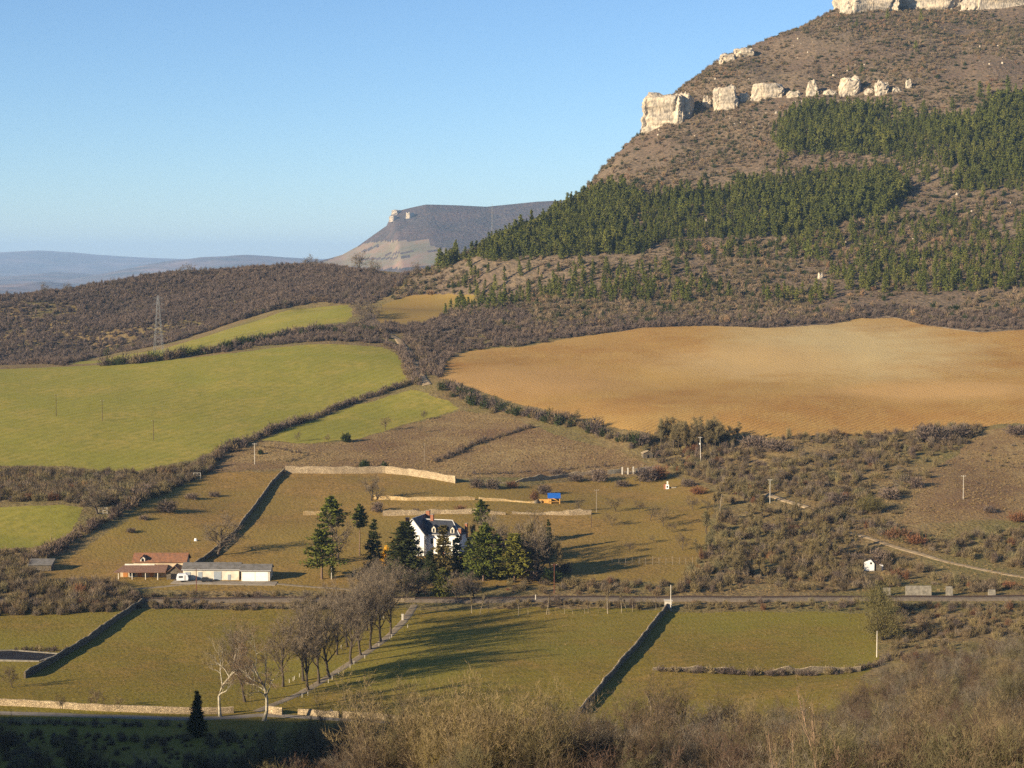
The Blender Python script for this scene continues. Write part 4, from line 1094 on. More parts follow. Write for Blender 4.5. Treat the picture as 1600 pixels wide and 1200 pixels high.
stone_wall('crumbling pale wall half hidden in brambles right of the long wall', [(738,757),(790,755),(850,750),(890,745),(928,742)], 2.2, .8, M_STONE, seed=9, ragged=.3, broken=.9)
stone_wall('low wall left of the three gate pillars', [(950,741),(962,740),(970,739)], 1.7, .5, M_CONC, seed=10)
stone_wall('low wall right of the three gate pillars', [(992,738),(1010,736),(1030,734)], 1.7, .5, M_CONC, seed=11)
stone_wall('long pale roadside wall at the lower left edge of the meadow', [(-120,1100),(0,1102),(80,1106),(160,1111),(240,1114),(320,1116),(365,1114)], 1.6, .6, M_STONE, seed=12, ragged=.06)
stone_wall('short pale wall between the two white barked plane trees and the avenue', [(418,1113),(430,1116),(441,1117)], 1.8, .6, M_STONE, seed=13)
stone_wall('pale wall by the lane right of the avenue entrance', [(466,1116),(500,1119),(530,1121)], 1.5, .6, M_STONE, seed=14)
stone_wall('low broken pale wall continuing the lane wall behind the thicket', [(536,1122),(580,1124),(640,1127),(686,1128)], 1.4, .6, M_STONE, seed=19, ragged=.2, broken=.5)
stone_wall('half hidden pale wall behind the foreground thicket', [(690,1128),(740,1131),(790,1132),(840,1133)], 1.6, .6, M_STONE, seed=15)
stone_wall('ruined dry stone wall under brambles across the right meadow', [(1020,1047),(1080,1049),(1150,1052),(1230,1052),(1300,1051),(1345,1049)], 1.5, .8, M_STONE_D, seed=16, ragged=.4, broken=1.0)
stone_wall('pale parapet at the top end of the avenue', [(607,941),(630,941),(648,940)], 1.2, .5, M_STONE, seed=17, ragged=.05)
for k, (u0, u1, v0, v1) in enumerate([(1380,1391,917,929),(1415,1455,914,930),(1478,1488,915,930),(1544,1555,920,930)]):
    pa, s = place(u0, v1 + 1); pb, _ = place(u1, v1 + 1)
    h = (v1 - v0) * s
    mb = MB().prism([(-.6, -.6), (.8, -.6), (.8, h), (.15, h)], 'x', 0, (u1 - u0) * s)
    o = mb.build('retaining_block', M_CONC); o.location = (pa.x, max(pa.y, pb.y) - .4, min(pa.z, pb.z))
    tag(o, ['small concrete retaining block behind the round railway tree', 'wide concrete retaining wall beside the railway', 'tall narrow concrete block beside the railway under the track', 'rightmost squat concrete block beside the railway'][k], 'wall', 'concrete retaining blocks')
print('walls', round(time.time() - T0, 1))
# ------------------------------------------------------------------ buildings
def window(parent, x, y, z, w, h, shutters=False, mat_frame=None):
    """window in a wall that faces -y: frame, dark pane set back, sill"""
    wd = MB().box(x - w/2 - .08, x - w/2, y - .06, y + .02, z, z + h).box(x + w/2, x + w/2 + .08, y - .06, y + .02, z, z + h).box(x - w/2 - .08, x + w/2 + .08, y - .06, y + .02, z + h, z + h + .1).build('window', mat_frame or M_ZINC, parent)
    MB().box(x - w/2, x + w/2, y - .03, y + .03, z, z + h).build('pane', M_GLASS, wd)
    MB().box(x - w/2 - .15, x + w/2 + .15, y - .16, y + .02, z - .12, z).build('sill', M_ZINC, wd)
    if shutters:
        for sx in (-1, 1): MB().box(x + sx * (w/2 + .1), x + sx * (w/2 + .1 + w * .45), y - .1, y - .03, z, z + h).build('shutter', M_BRICK, wd)
    return wd

# the white house among the conifers
pc, s = place(645, 868)
ca, sa = math.cos(R(18)), math.sin(R(18))
hx, hy = pc.x - 4.3 * ca, pc.y + 4.3 * sa
hz_ = min(Hs(hx, hy), Hs(pc.x, pc.y))
house = thing('white_house', 'large white country house with dark slate roofs and dormers among conifers', 'house', (hx, hy, hz_ - .2), R(-18))
MB().prism([(0, -1.5), (8.6, -1.5), (8.6, 8.0), (4.3, 13.2), (0, 8.0)], 'y', 0, 15).build('wing_wall', M_WHITE, house)
MB().box(8.6, 21, 3.2, 12.2, -1.5, 7.7).build('wall', M_WHITE, house)
rf = MB().slab([(4.3, -.45, 13.75), (4.3, 15.4, 13.75), (9.25, 15.4, 7.75), (9.25, -.45, 7.75)], .28).slab([(4.3, 15.4, 13.75), (4.3, -.45, 13.75), (-.65, -.45, 7.75), (-.65, 15.4, 7.75)], .28).build('wing_roof', M_SLATE, house)
MB().bar((4.3, -.5, 13.8), (4.3, 15.4, 13.8), .13).build('ridge_cap', M_ZINC, rf)
vg = MB().bar((4.3, -.5, 13.68), (9.25, -.5, 7.68), .16, 4).bar((4.3, -.5, 13.68), (-.65, -.5, 7.68), .16, 4).build('verge_board', M_ZINC, rf)
ya, yb, zr, ze, xe, xr = 2.75, 12.65, 12.6, 7.75, 21.5, 16.9
mr_ = MB().add([(7.2, ya, ze), (xe, ya, ze), (xr, 7.7, zr), (5.0, 7.7, zr), (xe, yb, ze), (7.2, yb, ze)], [(0, 1, 2, 3), (1, 4, 2), (4, 5, 3, 2), (0, 5, 4, 1)]).build('roof', M_SLATE, house)
MB().bar((6.4, 7.7, zr + .05), (xr, 7.7, zr + .05), .17).build('ridge_cap', M_ZINC, mr_)
MB().bar((xr, 7.7, zr + .03), (xe, ya, ze + .05), .15).build('hip_cap', M_ZINC, mr_)
MB().bar((9.3, ya - .05, ze - .02), (xe, ya - .05, ze - .02), .13).build('gutter', M_ZINC, mr_)
for x in (11.1, 14.8, 18.3):
    dm = MB().prism([(x - .75, 8.3), (x + .75, 8.3), (x + .75, 10.0), (x, 10.9), (x - .75, 10.0)], 'y', 3.5, 5.6).build('dormer', M_CREAM, mr_)
    link('dormer_window', MB().box(x - .38, x + .38, 3.45, 3.52, 8.6, 10.0).build('tmp', M_GLASS).data, house)
    bpy.data.objects.remove(bpy.data.objects['tmp'])
    link('dormer_roof', mesh_from('dormer_roof', np.array((q := MB().slab([(x, 3.25, 11.15), (x, 6.2, 11.15), (x + 1.0, 5.6, 9.95), (x + 1.0, 3.25, 9.95)], .12).slab([(x, 6.2, 11.15), (x, 3.25, 11.15), (x - 1.0, 3.25, 9.95), (x - 1.0, 5.6, 9.95)], .12)).v), q.f, M_SLATE), house)
for (x, y, z0, z1, w) in ((.5, 4.6, 7, 13.2, .6), (9.0, 7.7, 10, 14.4, .55), (5.2, 13.6, 11, 15.0, .7), (20.9, 4.6, 6, 10.2, .5), (21.0, 11.2, 6, 11.2, .45)):
    ch = MB().box(x - w, x + w, y - .5, y + .5, z0, z1).build('chimney', M_BRICK, house)
    MB().box(x - w - .1, x + w + .1, y - .6, y + .6, z1, z1 + .18).build('chimney_cap', M_CONC, ch)
for z in (.9, 4.4):
    for x in (10.6, 13.4, 16.2, 19.0): window(house, x, 3.2, z, 1.0, 1.9)
for z, xs in ((.9, (2.2, 6.4)), (4.4, (2.2, 6.4)), (8.6, (4.3,))):
    for x in xs: window(house, x, 0, z, 1.0, 1.8)
MB().box(14.2, 15.4, 3.1, 3.22, -.2, 2.3).build('door', M_BRICK, house)
MB().box(8.55, 8.62, 1.1, 1.9, 4.4, 6.0).build('side_window', M_GLASS, house)

# the farmhouse with its porch
pf, s = place(181, 905)
farm = thing('farmhouse', 'low farmhouse with red tiled roof and brown porch roof', 'house', (pf.x, pf.y, pf.z - .2))
MB().box(5.2, 23.2, 5.0, 13.2, -1, 5.6).prism([(5.0, 5.5), (13.2, 5.5), (9.1, 7.7)], 'x', 5.2, 23.2).build('wall', M_BEIGE, farm)
fr = MB().slab([(4.6, 4.4, 5.55), (23.7, 4.4, 5.55), (23.7, 9.1, 8.0), (4.6, 9.1, 8.0)], .25).slab([(4.6, 9.1, 8.0), (23.7, 9.1, 8.0), (23.7, 13.8, 5.55), (4.6, 13.8, 5.55)], .25).build('roof', M_TILE, farm)
dm = MB().prism([(7.6, 5.2), (9.2, 5.2), (9.2, 6.6), (8.4, 7.4), (7.6, 6.6)], 'y', 4.6, 7.2).build('dormer', M_CREAM, farm)
MB().prism([(8.0, 5.4), (8.8, 5.4), (8.8, 6.4), (8.4, 6.8), (8.0, 6.4)], 'y', 4.52, 4.6).build('dormer_opening', M_DARK, dm)
MB().slab([(8.4, 4.3, 7.7), (9.6, 4.3, 6.5), (9.6, 7.6, 6.5), (8.4, 7.6, 7.7)], .1).slab([(8.4, 7.6, 7.7), (7.2, 7.6, 6.5), (7.2, 4.3, 6.5), (8.4, 4.3, 7.7)], .1).build('dormer_roof', M_TILE, dm)
MB().slab([(2.2, 4.95, 4.75), (12.5, 4.95, 4.75), (12.5, 4.4, 4.35), (2.2, 4.4, 4.35)], .1).build('roof_flashing', M_CREAM, farm)
MB().slab([(-.6, -.5, 2.75), (17.2, -.5, 2.75), (17.2, 4.9, 4.5), (2.2, 4.9, 4.5)], .2).build('porch_roof', M_TILE_B, farm)
MB().box(.8, 17, 3.6, 4.9, -1, 2.9).build('porch_wall', M_BEIGE, farm)
for x in (.9, 5.6, 10.2, 14.4): MB().box(x - .12, x + .12, -.1, .14, -.8, 2.7).build('porch_post', M_CREAM, farm)
for x, w in ((2.6, 1.6), (7.6, 1.5), (11.6, 1.3)): MB().box(x - w/2, x + w/2, 3.5, 3.62, -.2, 2.2).build('door', M_WOOD_O, farm)
for x in (4.4, 5.4, 9.5, 13.4): window(farm, x, 3.6, .5, .8, 1.4)
MB().prism([(17.3, -1), (23.0, -1), (23.0, 2.2), (20.2, 4.6), (17.3, 2.2)], 'y', .6, 5.0).build('annexe', M_STONE_D, farm)
MB().slab([(20.2, .1, 4.9), (20.2, 5.2, 4.9), (23.6, 5.2, 2.1), (23.6, .1, 2.1)], .18).slab([(20.2, 5.2, 4.9), (20.2, .1, 4.9), (16.9, .1, 2.1), (16.9, 5.2, 2.1)], .18).build('annexe_roof', M_TILE_B, farm)
MB().box(18.8, 21.0, .52, .6, -.4, 2.0).build('annexe_door', M_DARK, farm)

def barn(label, u0, u1, v, depth, hw, hr, hip, doors, wallm, nm):
    p0, s = place(u0, v); L = (u1 - u0) * s
    b = thing(nm, label, 'barn', (p0.x, p0.y, p0.z - .15))
    MB().prism([(0, -1), (depth, -1), (depth, hw), (depth/2, hr - .25), (0, hw)], 'x', 0, L).build('wall', wallm, b)
    ex = L + (1.6 if hip else .5)
    MB().slab([(-.5, -.5, hw - .08), (L + .5, -.5, hw - .08), (L + .5, depth/2, hr), (-.5, depth/2, hr)], .16).slab([(-.5, depth/2, hr), (L + .5, depth/2, hr), (L + .5, depth + .5, hw - .08), (-.5, depth + .5, hw - .08)], .16).build('roof', M_FIBRO, b)
    for (x0, x1, z1, m, n_) in doors: MB().box(x0, x1, -.08, .02, -.05, z1).build(n_, m, b)
    MB().box(-.5, L + .5, -.62, -.5, hw - .2, hw - .02).build('gutter', M_ZINC, b)
    return b, L
barn('long cream barn with grey roof beside the farmhouse', 286, 374, 906, 8.5, 3.8, 5.6, False, [(5.2, 6.6, 2.9, M_BLUEGREY, 'door'), (10.6, 13.2, 3.1, M_BLUEGREY, 'sliding_door'), (15.4, 16.4, 2.0, M_BLUEGREY, 'door'), (.8, 2.6, 2.8, M_BLUEGREY, 'door')], M_CREAM, 'barn')
barn('shorter white shed with grey roof at the right end of the barns', 377, 422, 908, 8.0, 3.9, 5.5, True, [(.4, 4.7, 3.3, M_WHITE, 'sliding_door'), (4.85, 9.2, 3.3, M_WHITE, 'sliding_door')], M_CREAM, 'shed')

# a rounded white caravan and a dark car in the yard
pv, s = place(285, 909)
cv = thing('caravan', 'rounded white caravan parked between farmhouse and barn', 'caravan', (pv.x, pv.y, pv.z + .05), R(8))
prof = [(-1.9, .55), (1.9, .55), (2.05, 1.3), (1.75, 2.4), (1.2, 2.75), (-1.2, 2.75), (-1.8, 2.35), (-2.05, 1.3)]
MB().prism(prof, 'y', -1.1, 1.1).build('body', M_VANW, cv)
MB().box(-1.2, .2, -1.13, -1.1, 1.5, 2.1).build('window', M_GLASS, cv)
MB().box(.6, 1.2, -1.13, -1.1, .65, 2.3).build('door', M_ZINC, cv)
for sy in (-1.0, 1.0): MB().bar((0, sy - .1, .36), (0, sy + .1, .36), .36, 14).build('wheel', M_TYRE, cv)
MB().bar((2.0, 0, .55), (3.1, 0, .5), .06).build('drawbar', M_STEEL, cv)
pv, s = place(323, 909)
car = thing('parked_car', 'dark car parked in front of the cream barn', 'car', (pv.x, pv.y, pv.z + .1), R(4))
MB().prism([(-2.05, .35), (2.05, .35), (2.1, .75), (1.95, .92), (1.0, 1.0), (-2.0, 1.0), (-2.1, .8)], 'y', -.85, .85).build('body', M_CARD, car)
MB().prism([(-1.85, 1.0), (1.05, 1.0), (.35, 1.46), (-1.35, 1.48)], 'y', -.72, .72).build('cabin', M_GLASS, car)
MB().prism([(-1.35, 1.48), (.35, 1.46), (.3, 1.51), (-1.3, 1.53)], 'y', -.7, .7).build('roof', M_CARD, car)
for x in (-1.3, 1.3):
    for sy in (-.8, .8):
        wl = MB().bar((x, sy - .1, .32), (x, sy + .1, .32), .32, 14).build('wheel', M_TYRE, car)
        MB().bar((x, sy - .11, .32), (x, sy + .11, .32), .18, 10).build('rim', M_STEEL, wl)
for sy in (-.6, .6): MB().box(2.02, 2.12, sy - .18, sy + .18, .62, .78).build('headlight', M_ZINC, car)

# blue roofed wooden shelter
pv, s = place(866, 787)
sh = thing('animal_shelter', 'small orange timber shelter with bright blue roof', 'shelter', (pv.x, pv.y, pv.z))
MB().slab([(-2.7, -.5, 2.35), (2.6, -.5, 2.35), (2.6, 3.3, 4.0), (-2.7, 3.3, 4.0)], .12).build('roof', M_BLUE, sh)
for x in (-2.3, 2.2):
    for y, h in ((-.1, 2.3), (2.9, 3.7)): MB().box(x - .16, x + .16, y - .12, y + .12, -.6, h).build('post', M_WOOD_Y, sh)
MB().box(-2.3, 2.2, 2.8, 2.9, -.5, 3.5).build('back_wall', M_WOOD_Y, sh)
MB().box(-2.42, -2.3, -.1, 2.9, -.5, 2.2).build('side_wall', M_WOOD_Y, sh)
MB().box(-2.3, -1.2, -.16, -.06, -.5, 2.1).build('front_panel', M_WOOD_Y, sh)
MB().box(-2.3, 2.2, -.16, -.06, .7, .9).build('rail', M_WOOD_Y, sh)
MB().box(-6.2, -2.45, .9, 1.1, -.6, 1.7).build('side_fence', M_WOOD_Y, sh)
# wood pile left of it
pv, s = place(838, 787)
tag(rock('dark heap of stacked logs left of the blue roofed shelter', pv.x, pv.y + 1, pv.z - .4, 2.6, 2.0, 1.7, 360, name='log_heap', mat=M_STONE_D, group=None, sq=.9, taper=.35, nu=30, nv=12), 'dark heap of stones left of the blue roofed shelter', 'heap')
bpy.data.objects['log_heap'].name = 'stone_heap'
# brick oven
pv, s = place(1041, 764)
ov = thing('garden_oven', 'small orange and white masonry oven with dark mouth and chimney', 'oven', (pv.x, pv.y, pv.z), R(-10))
MB().box(-1.1, 1.0, 0, 1.6, -.4, 2.0).build('body', M_BRICK, ov)
MB().box(-.2, 1.15, -.08, 0, -.3, 1.9).build('front', M_WHITE, ov)
MB().box(.1, .8, -.12, -.08, .5, 1.35).build('mouth', M_DARK, ov)
MB().box(.1, .8, .6, 1.3, 2.0, 3.2).build('chimney', M_CREAM, ov)
MB().box(1.1, 4.2, .8, 1.3, -.4, .8).build('side_wall', M_CONC, ov)
# gate pillars
gt = thing('field_gate', 'three pale gate pillars with open bars in the upper wall', 'gate', tuple(place(981, 741)[0]))
for i, dx in enumerate((-2.5, 0, 2.4)): MB().box(dx - .3, dx + .3, -.3, .3, -.6, (3.2, 2.9, 3.4)[i]).build('pillar', M_CONC_W, gt)
for z in (.5, 1.2): MB().box(-2.3, 2.2, -.04, .04, z, z + .08).build('bar', M_STEEL, gt)
# ruined hut on the hill
pv, s = place(1013, 716)
rh = thing('ruined_hut', 'small ruined grey stone hut in the brambles above the gate', 'hut', (pv.x, pv.y, pv.z), R(12))
MB().prism([(-2.4, -.8), (2.2, -.8), (2.2, 2.0), (.2, 3.2), (-2.4, 2.2)], 'y', 0, 3.5).build('wall', M_STONE_D, rh)
MB().slab([(-2.6, -.2, 2.3), (.2, -.2, 3.45), (.2, 3.7, 3.45), (-2.6, 3.7, 2.3)], .18).slab([(.2, -.2, 3.45), (2.5, -.2, 2.0), (2.5, 3.7, 2.0), (.2, 3.7, 3.45)], .18).build('roof', M_STONE, rh)
MB().box(-.5, .4, -.05, .02, -.4, 1.5).build('door_opening', M_DARK, rh)
# white hut by the railway
pv, s = place(1362, 892)
wh = thing('white_hut', 'small white gabled hut with dark round hole above the railway', 'hut', (pv.x, pv.y, pv.z))
MB().prism([(-2.6, -1), (.9, -1), (.9, 2.6), (-.3, 3.9), (-2.6, 3.0)], 'y', 0, .5).prism([(3.0, -1), (4.2, -1), (4.2, 1.9), (3.0, 2.3)], 'y', 1.0, 1.5).build('wall', M_WHITE, wh)
MB().prism([(-2.2, -1), (3.6, -1), (3.6, 1.6), (-.2, 3.4), (-2.2, 2.6)], 'y', .5, 4.2).build('body', M_STONE_D, wh)
MB().slab([(-.2, .45, 3.75), (3.9, .9, 1.9), (3.9, 4.5, 1.9), (-.2, 4.5, 3.75)], .15).build('roof', M_TILE_B, wh)
MB().prism([(-.3 + .35 * math.cos(a), 2.7 + .45 * math.sin(a)) for a in np.arange(8) * math.pi / 4], 'y', -.06, 0).build('round_opening', M_DARK, wh)
# pillar hut at the top of the diagonal wall
pv, s = place(1044, 950)
ph = thing('wall_pier', 'pale square stone pier at the railway end of the diagonal wall', 'pier', (pv.x, pv.y, pv.z))
MB().box(-1.1, 1.1, -.9, .9, -.6, 2.4).build('pier', M_CONC_W, ph); MB().box(-1.3, 1.3, -1.1, 1.1, 2.4, 2.65).build('coping', M_CONC_W, ph)
# orange heap by the lane, basin in the corner
pv, s = place(519, 1120)
ob = thing('brick_trough', 'small orange brick block by the lane wall', 'block', (pv.x, pv.y, pv.z))
MB().box(-1.1, 1.1, 0, .9, -.3, 1.1).build('block', M_WOOD_Y, ob); MB().prism([(-1.0, 1.1), (.4, 1.1), (-.3, 1.9)], 'y', .1, .8).build('top', M_CONC, ob)
bq = [G(u, v) for u, v in ((-40, 1032), (62, 1034), (96, 1022), (20, 1017), (-60, 1019))]
zb = max(q.z for q in bq) + .15
bs = thing('concrete_basin', 'long white rimmed basin in the shade at the left edge', 'basin', tuple(bq[1]))
loc = [(q.x - bq[1].x, q.y - bq[1].y) for q in bq]; z0 = zb - bq[1].z
rim = MB()
for i in range(5):
    a, b = np.array([*loc[i], z0]), np.array([*loc[(i + 1) % 5], z0]); d = unit(b - a); n_ = np.array([-d[1], d[0], 0]) * .35
    rim.add([a - n_, b - n_, b + n_, a + n_] + [q - np.array([0, 0, 2.0]) for q in (a - n_, b - n_, b + n_, a + n_)], [(0, 1, 2, 3), (0, 4, 5, 1), (2, 6, 7, 3), (1, 5, 6, 2), (3, 7, 4, 0)])
rim.build('rim', M_CONC, bs)
M_BASIN = plain_mat('dark_basin_floor', (.030,.030,.034), .2, 3, .95, spec=.03)  # nearly black matt floor of the basin
MB().add([(x, y, z0 - .25) for x, y in loc], [(0, 1, 2, 3, 4)]).build('floor', M_BASIN, bs)
# stone shed roof in the left scrub
pv, s = place(62, 892)
ls = thing('stone_shed', 'grey stone shed half hidden by trees at the left edge', 'shed', (pv.x, pv.y, pv.z))
MB().box(-4, 4, 0, 4.5, -1, 2.2).build('wall', M_STONE_D, ls)
MB().slab([(-4.4, -.4, 2.2), (4.4, -.4, 2.2), (4.4, 4.9, 3.6), (-4.4, 4.9, 3.6)], .2).build('roof', M_FIBRO, ls)

# ------------------------------------------------------------------ poles, pylons, fences
def pole(label, u, vt, vb, mat, r=.14, arm=True, lamp=False, name='utility_pole', lean=0.0):
    pv, s = place(u, vb); h = (vb - vt) * s
    t = thing(name, label, 'pole', (pv.x, pv.y, pv.z))
    MB().bar((0, 0, -.8), (lean * h, 0, h), r, 7, r * .65).build('shaft', mat, t)
    if arm:
        MB().box(lean * h - .9, lean * h + .9, -.06, .06, h - .45, h - .33).build('crossarm', mat, t)
        for x in (-.75, 0, .75): MB().bar((lean * h + x, 0, h - .33), (lean * h + x, 0, h - .12), .05).build('insulator', M_WHITE, t)
    if lamp: MB().box(lean * h * .75 - .5, lean * h * .75, -.15, .15, h * .70, h * .76).build('box', M_WHITE, t)
    return t
pole('leftmost dark wooden pole standing in the big green field', 88, 616, 650, M_POLE_D)
pole('middle dark wooden pole of the three in the big green field', 160, 625, 658, M_POLE_D)
pole('lowest rightmost wooden pole of the three in the big green field', 240, 656, 688, M_POLE_D)
pole('pale pole at the edge of the rough pasture by the hedge', 398, 692, 726, M_CONC_W, .16)
pole('white concrete pole with a small box in front of the bare grove', 1095, 682, 723, M_CONC_W, .2, lamp=True, lean=-.03)
pole('white pole beside the upper dirt track on the right slope', 1203, 748, 787, M_CONC_W, .15)
pole('white pole alone on the grey pasture with a long shadow', 1505, 742, 780, M_CONC_W, .14)
pole('dark pole on the rough pasture above the crumbling wall', 883, 698, 734, M_POLE_D)
pole('pale wooden pole in the orchard meadow right of the shelter', 932, 764, 800, M_WOOD_G, .14)
pole('short dark pole at the end of the terrace wall', 924, 800, 824, M_POLE_D, arm=False)
pole('thick white pole at the corner of the right meadow', 1370, 985, 1027, M_CONC_W, .19, arm=False)
pole('tall white pole at the pier of the diagonal wall', 1048, 913, 955, M_CONC_W, .17, arm=False)
pole('dark red pole in front of the cream barn', 307, 888, 926, M_RUST, .16, arm=False)
pole('thin pole on the rough pasture above the long pale wall', 663, 692, 722, M_WOOD_G, .11, arm=False)
pole('thick white pole under the tall pines by the drive', 518, 885, 905, M_CONC_W, .17, arm=False)
pole('thin leaning pole beside the scrub at the orchard edge', 1124, 772, 800, M_WOOD_G, .12, arm=False, lean=.12)
pole('dark red pole right of the yellow green pine', 866, 880, 927, M_RUST, .14, arm=True)
pole('small white railway marker post beside the track', 837, 929, 940, M_CONC_W, .22, arm=False, name='marker_post')

def pylon(label, u, vt, vb, Y=None):
    if Y is None: pv, s = place(u, vb)
    else:
        d = ray(u, vb); pv = Vector((d.x * Y, Y, Hs(d.x * Y, Y))); s = Y / F
    h = CAMZ + ray(u, vt).z * pv.y - pv.z
    t = thing('lattice_pylon', label, 'pylon', (pv.x, pv.y, pv.z - .3))
    hw = lambda z: 2.6 * (1 - z / h) ** 1.0 + .55
    r = .085
    for sx in (-1, 1):
        for sy in (-1, 1): MB().bar((sx * hw(0), sy * hw(0), 0), (sx * hw(h) * .4, sy * hw(h) * .4, h), r * 1.3, 4, r).build('leg', M_STEEL, t)
    br = MB()
    zs = np.linspace(0, h * .97, 13)
    for z0_, z1_ in zip(zs[:-1], zs[1:]):
        a, b = hw(z0_), hw(z1_)
        for c0, c1 in (((-1, -1), (1, -1)), ((1, -1), (1, 1)), ((1, 1), (-1, 1)), ((-1, 1), (-1, -1))):
            br.bar((c0[0] * a, c0[1] * a, z0_), (c1[0] * b, c1[1] * b, z1_), r * .6, 3).bar((c1[0] * a, c1[1] * a, z0_), (c0[0] * b, c0[1] * b, z1_), r * .6, 3)
    br.build('bracing', M_STEEL, t)
    for fz, L in ((.94, 3.0), (.84, 3.6), (.74, 4.4)):
        z = h * fz
        arm = MB().bar((-L, 0, z), (L, 0, z), r, 4).bar((-L, 0, z), (0, 0, z + 1.6), r * .7, 3).bar((L, 0, z), (0, 0, z + 1.6), r * .7, 3).build('crossarm', M_STEEL, t)
        for x in (-L, L): MB().bar((x, 0, z), (x, 0, z - 1.6), .12, 5).build('insulator', M_GLASS, arm)
pylon('tall lattice pylon standing behind the crest of the green field', 248, 460, 552)
pylon('far lattice pylon rising behind the pine covered ridge', 769, 318, 345, 2150)

# garden trellis fence below the orchard
fa, fb = G(946, 884), G(1082, 882)
tr = thing('garden_fence', 'long rickety post and wire fence across the orchard meadow', 'fence', tuple(fa))
nf = 13
pts = [Vector((fa.x + (fb.x - fa.x) * i / nf, fa.y + (fb.y - fa.y) * i / nf, 0)) for i in range(nf + 1)]
for q in pts: q.z = Hs(q.x, q.y)
for i, q in enumerate(pts): MB().bar(tuple(q - fa - Vector((0, 0, .4))), tuple(q - fa + Vector((.1 * math.sin(i * 3), 0, 2.7 + .3 * math.sin(i * 2)))), .06, 5).build('post', M_WOOD_G, tr)
for i in range(nf):
    for z in (.9, 2.4): MB().bar(tuple(pts[i] - fa + Vector((0, 0, z))), tuple(pts[i + 1] - fa + Vector((0, 0, z))), .03, 3).build('wire', M_WOOD_G, tr)
# wooden frames in the left pasture
def frame(label, u, v, w, h):
    pv, s = place(u, v)
    t = thing('wooden_frame', label, 'gate', (pv.x, pv.y, pv.z))
    for x in np.linspace(-w/2, w/2, 3): MB().box(x - .08, x + .08, -.08, .08, -.4, h).build('post', M_CONC_W, t)
    for z in (.3, h * .55, h - .1): MB().box(-w/2, w/2, -.05, .05, z, z + .12).build('rail', M_CONC_W, t)
frame('pale wooden gate where the hedge meets the pasture top', 308, 748, 3.0, 2.6)
frame('pale wooden frame under the bare tree by the lower green field', 161, 803, 3.2, 2.4)
# white posts along the avenue
posts_r = [(472,1090),(481,1087),(513,1067),(519,1062),(529,1055),(536,1050),(547,1044),(553,1038),(570,1029),(592,1010),(609,1000),(612,996),(637,981)]
posts_l = [(452,1067),(458,1064),(460,1062),(468,1058),(533,1013),(599,966),(602,967),(598,962)]
for i, (u, v) in enumerate(posts_r + posts_l):
    pv, s = place(u, v)
    t = thing('white_post', ('short white fence post on the shadowed meadow side of the avenue' if i < len(posts_r) else 'short white fence post on the sunny left side of the avenue'), 'post', (pv.x, pv.y, pv.z), 0, 'white posts along the avenue')
    MB().box(-.07, .07, -.07, .07, -.3, .95).build('shaft', M_CONC_W, t); MB().box(-.09, .09, -.09, .09, .95, 1.02).build('cap', M_CONC_W, t)
gp = place(629, 969)[0]
tag(MB().box(-.32, .32, -.32, .32, -.4, 1.8).box(-.4, .4, -.4, .4, 1.8, 1.95).build('gate_pillar', M_CONC_W), 'white square gate pillar at the upper end of the avenue', 'pillar').location = gp
pr = place(306, 845)[0]
rock('small white boulder lying on the left pasture', pr.x, pr.y, pr.z - .3, 1.5, 1.0, 1.3, 371, name='boulder', mat=M_WHITE, group=None, sq=.8, taper=.5, nu=20, nv=10)
print('buildings', round(time.time() - T0, 1))
# ------------------------------------------------------------------ individual trees
def proto(name, wc, mw, mc): return (mesh_from('trunk', *wc[0], mw), mesh_from('crown', *wc[1], mc))
def plant(nm, label, pr, u, v, vt=None, h=None, ph=10.0, cat='tree', group=None, rot=None, wide=1.0):
    """stand a plant of prototype height ph on the ground at a pixel; vt = pixel of its top, or h = metres"""
    pv, s = place(u, v)
    if h is None: h = (v - vt) * s
    k = h / ph
    t = thing(nm, label, cat, (pv.x, pv.y, pv.z - .1), rot if rot is not None else (u * 7.3 + v) % 6.28, group)
    t.scale = (k * wide, k * wide, k)
    link('trunk', pr[0], t); link('crown', pr[1], t)
    return t
AV = [proto('a', grow(400 + i, 20, .40, .28, .70, 3, (11, 6, 5), (.50, .55, .5), 7, 1.1, .026, upturn=.34), M_BARK, M_TWIG_GREY) for i in range(4)]
OLD = [proto('b', grow(420 + i, 12, .40, .22, .85, 3, (9, 6, 5), (.6, .55, .5), 4, 1.0, .03, upturn=.12), M_BARK, M_TWIG_GREY) for i in range(3)]
ORCH = [proto('c', grow(430 + i, 6, .13, .25, .8, 3, (7, 5, 4), (.6, .55, .5), 4, .6, .022, upturn=.15), M_BARK, M_TWIG) for i in range(3)]
GROVE = [proto('d', grow(440 + i, 12, .16, .25, .42, 3, (9, 5, 4), (.38, .5, .5), 5, 1.0, .032, upturn=.6), M_BARK, M_TWIG_GREEN) for i in range(3)]
SAP = [proto('e', grow(450 + i, 10, .13, .35, .35, 2, (9, 4), (.22, .5), 3, .8, .03, upturn=.6, trunk_top=.9), M_BARK_BIRCH, M_TWIG) for i in range(3)]
PLANE = [proto('f', grow(460 + i, 26, .46, .34, .66, 3, (7, 6, 5), (.46, .55, .5), 8, 1.5, .03, upturn=.38, wander=.2), M_BARK_PALE, M_TWIG) for i in range(3)]
M_FG_GOLD = twig_mat('golden_brown_twigs', [(.200,.150,.070),(.180,.135,.070),(.215,.155,.080)])  # golden tint puts sunlight on the lit shrubs into the twig colour
SHRUB = [proto('g', grow(470 + i, 8, .09, .12, .45, 3, (6, 4, 3), (.5, .55, .55), 3, .60, .011, stems=9, upturn=.35), [M_BARK_GREY, M_BARK][i % 2], [M_FG_GOLD, M_FG_BROWN, M_FG_GREY, M_FG_OLIVE][i]) for i in range(4)]
M_LICHEN = plain_mat('yellow_lichen_bark', (.22,.17,.035), c2=(.12,.09,.04), scale=1.0)
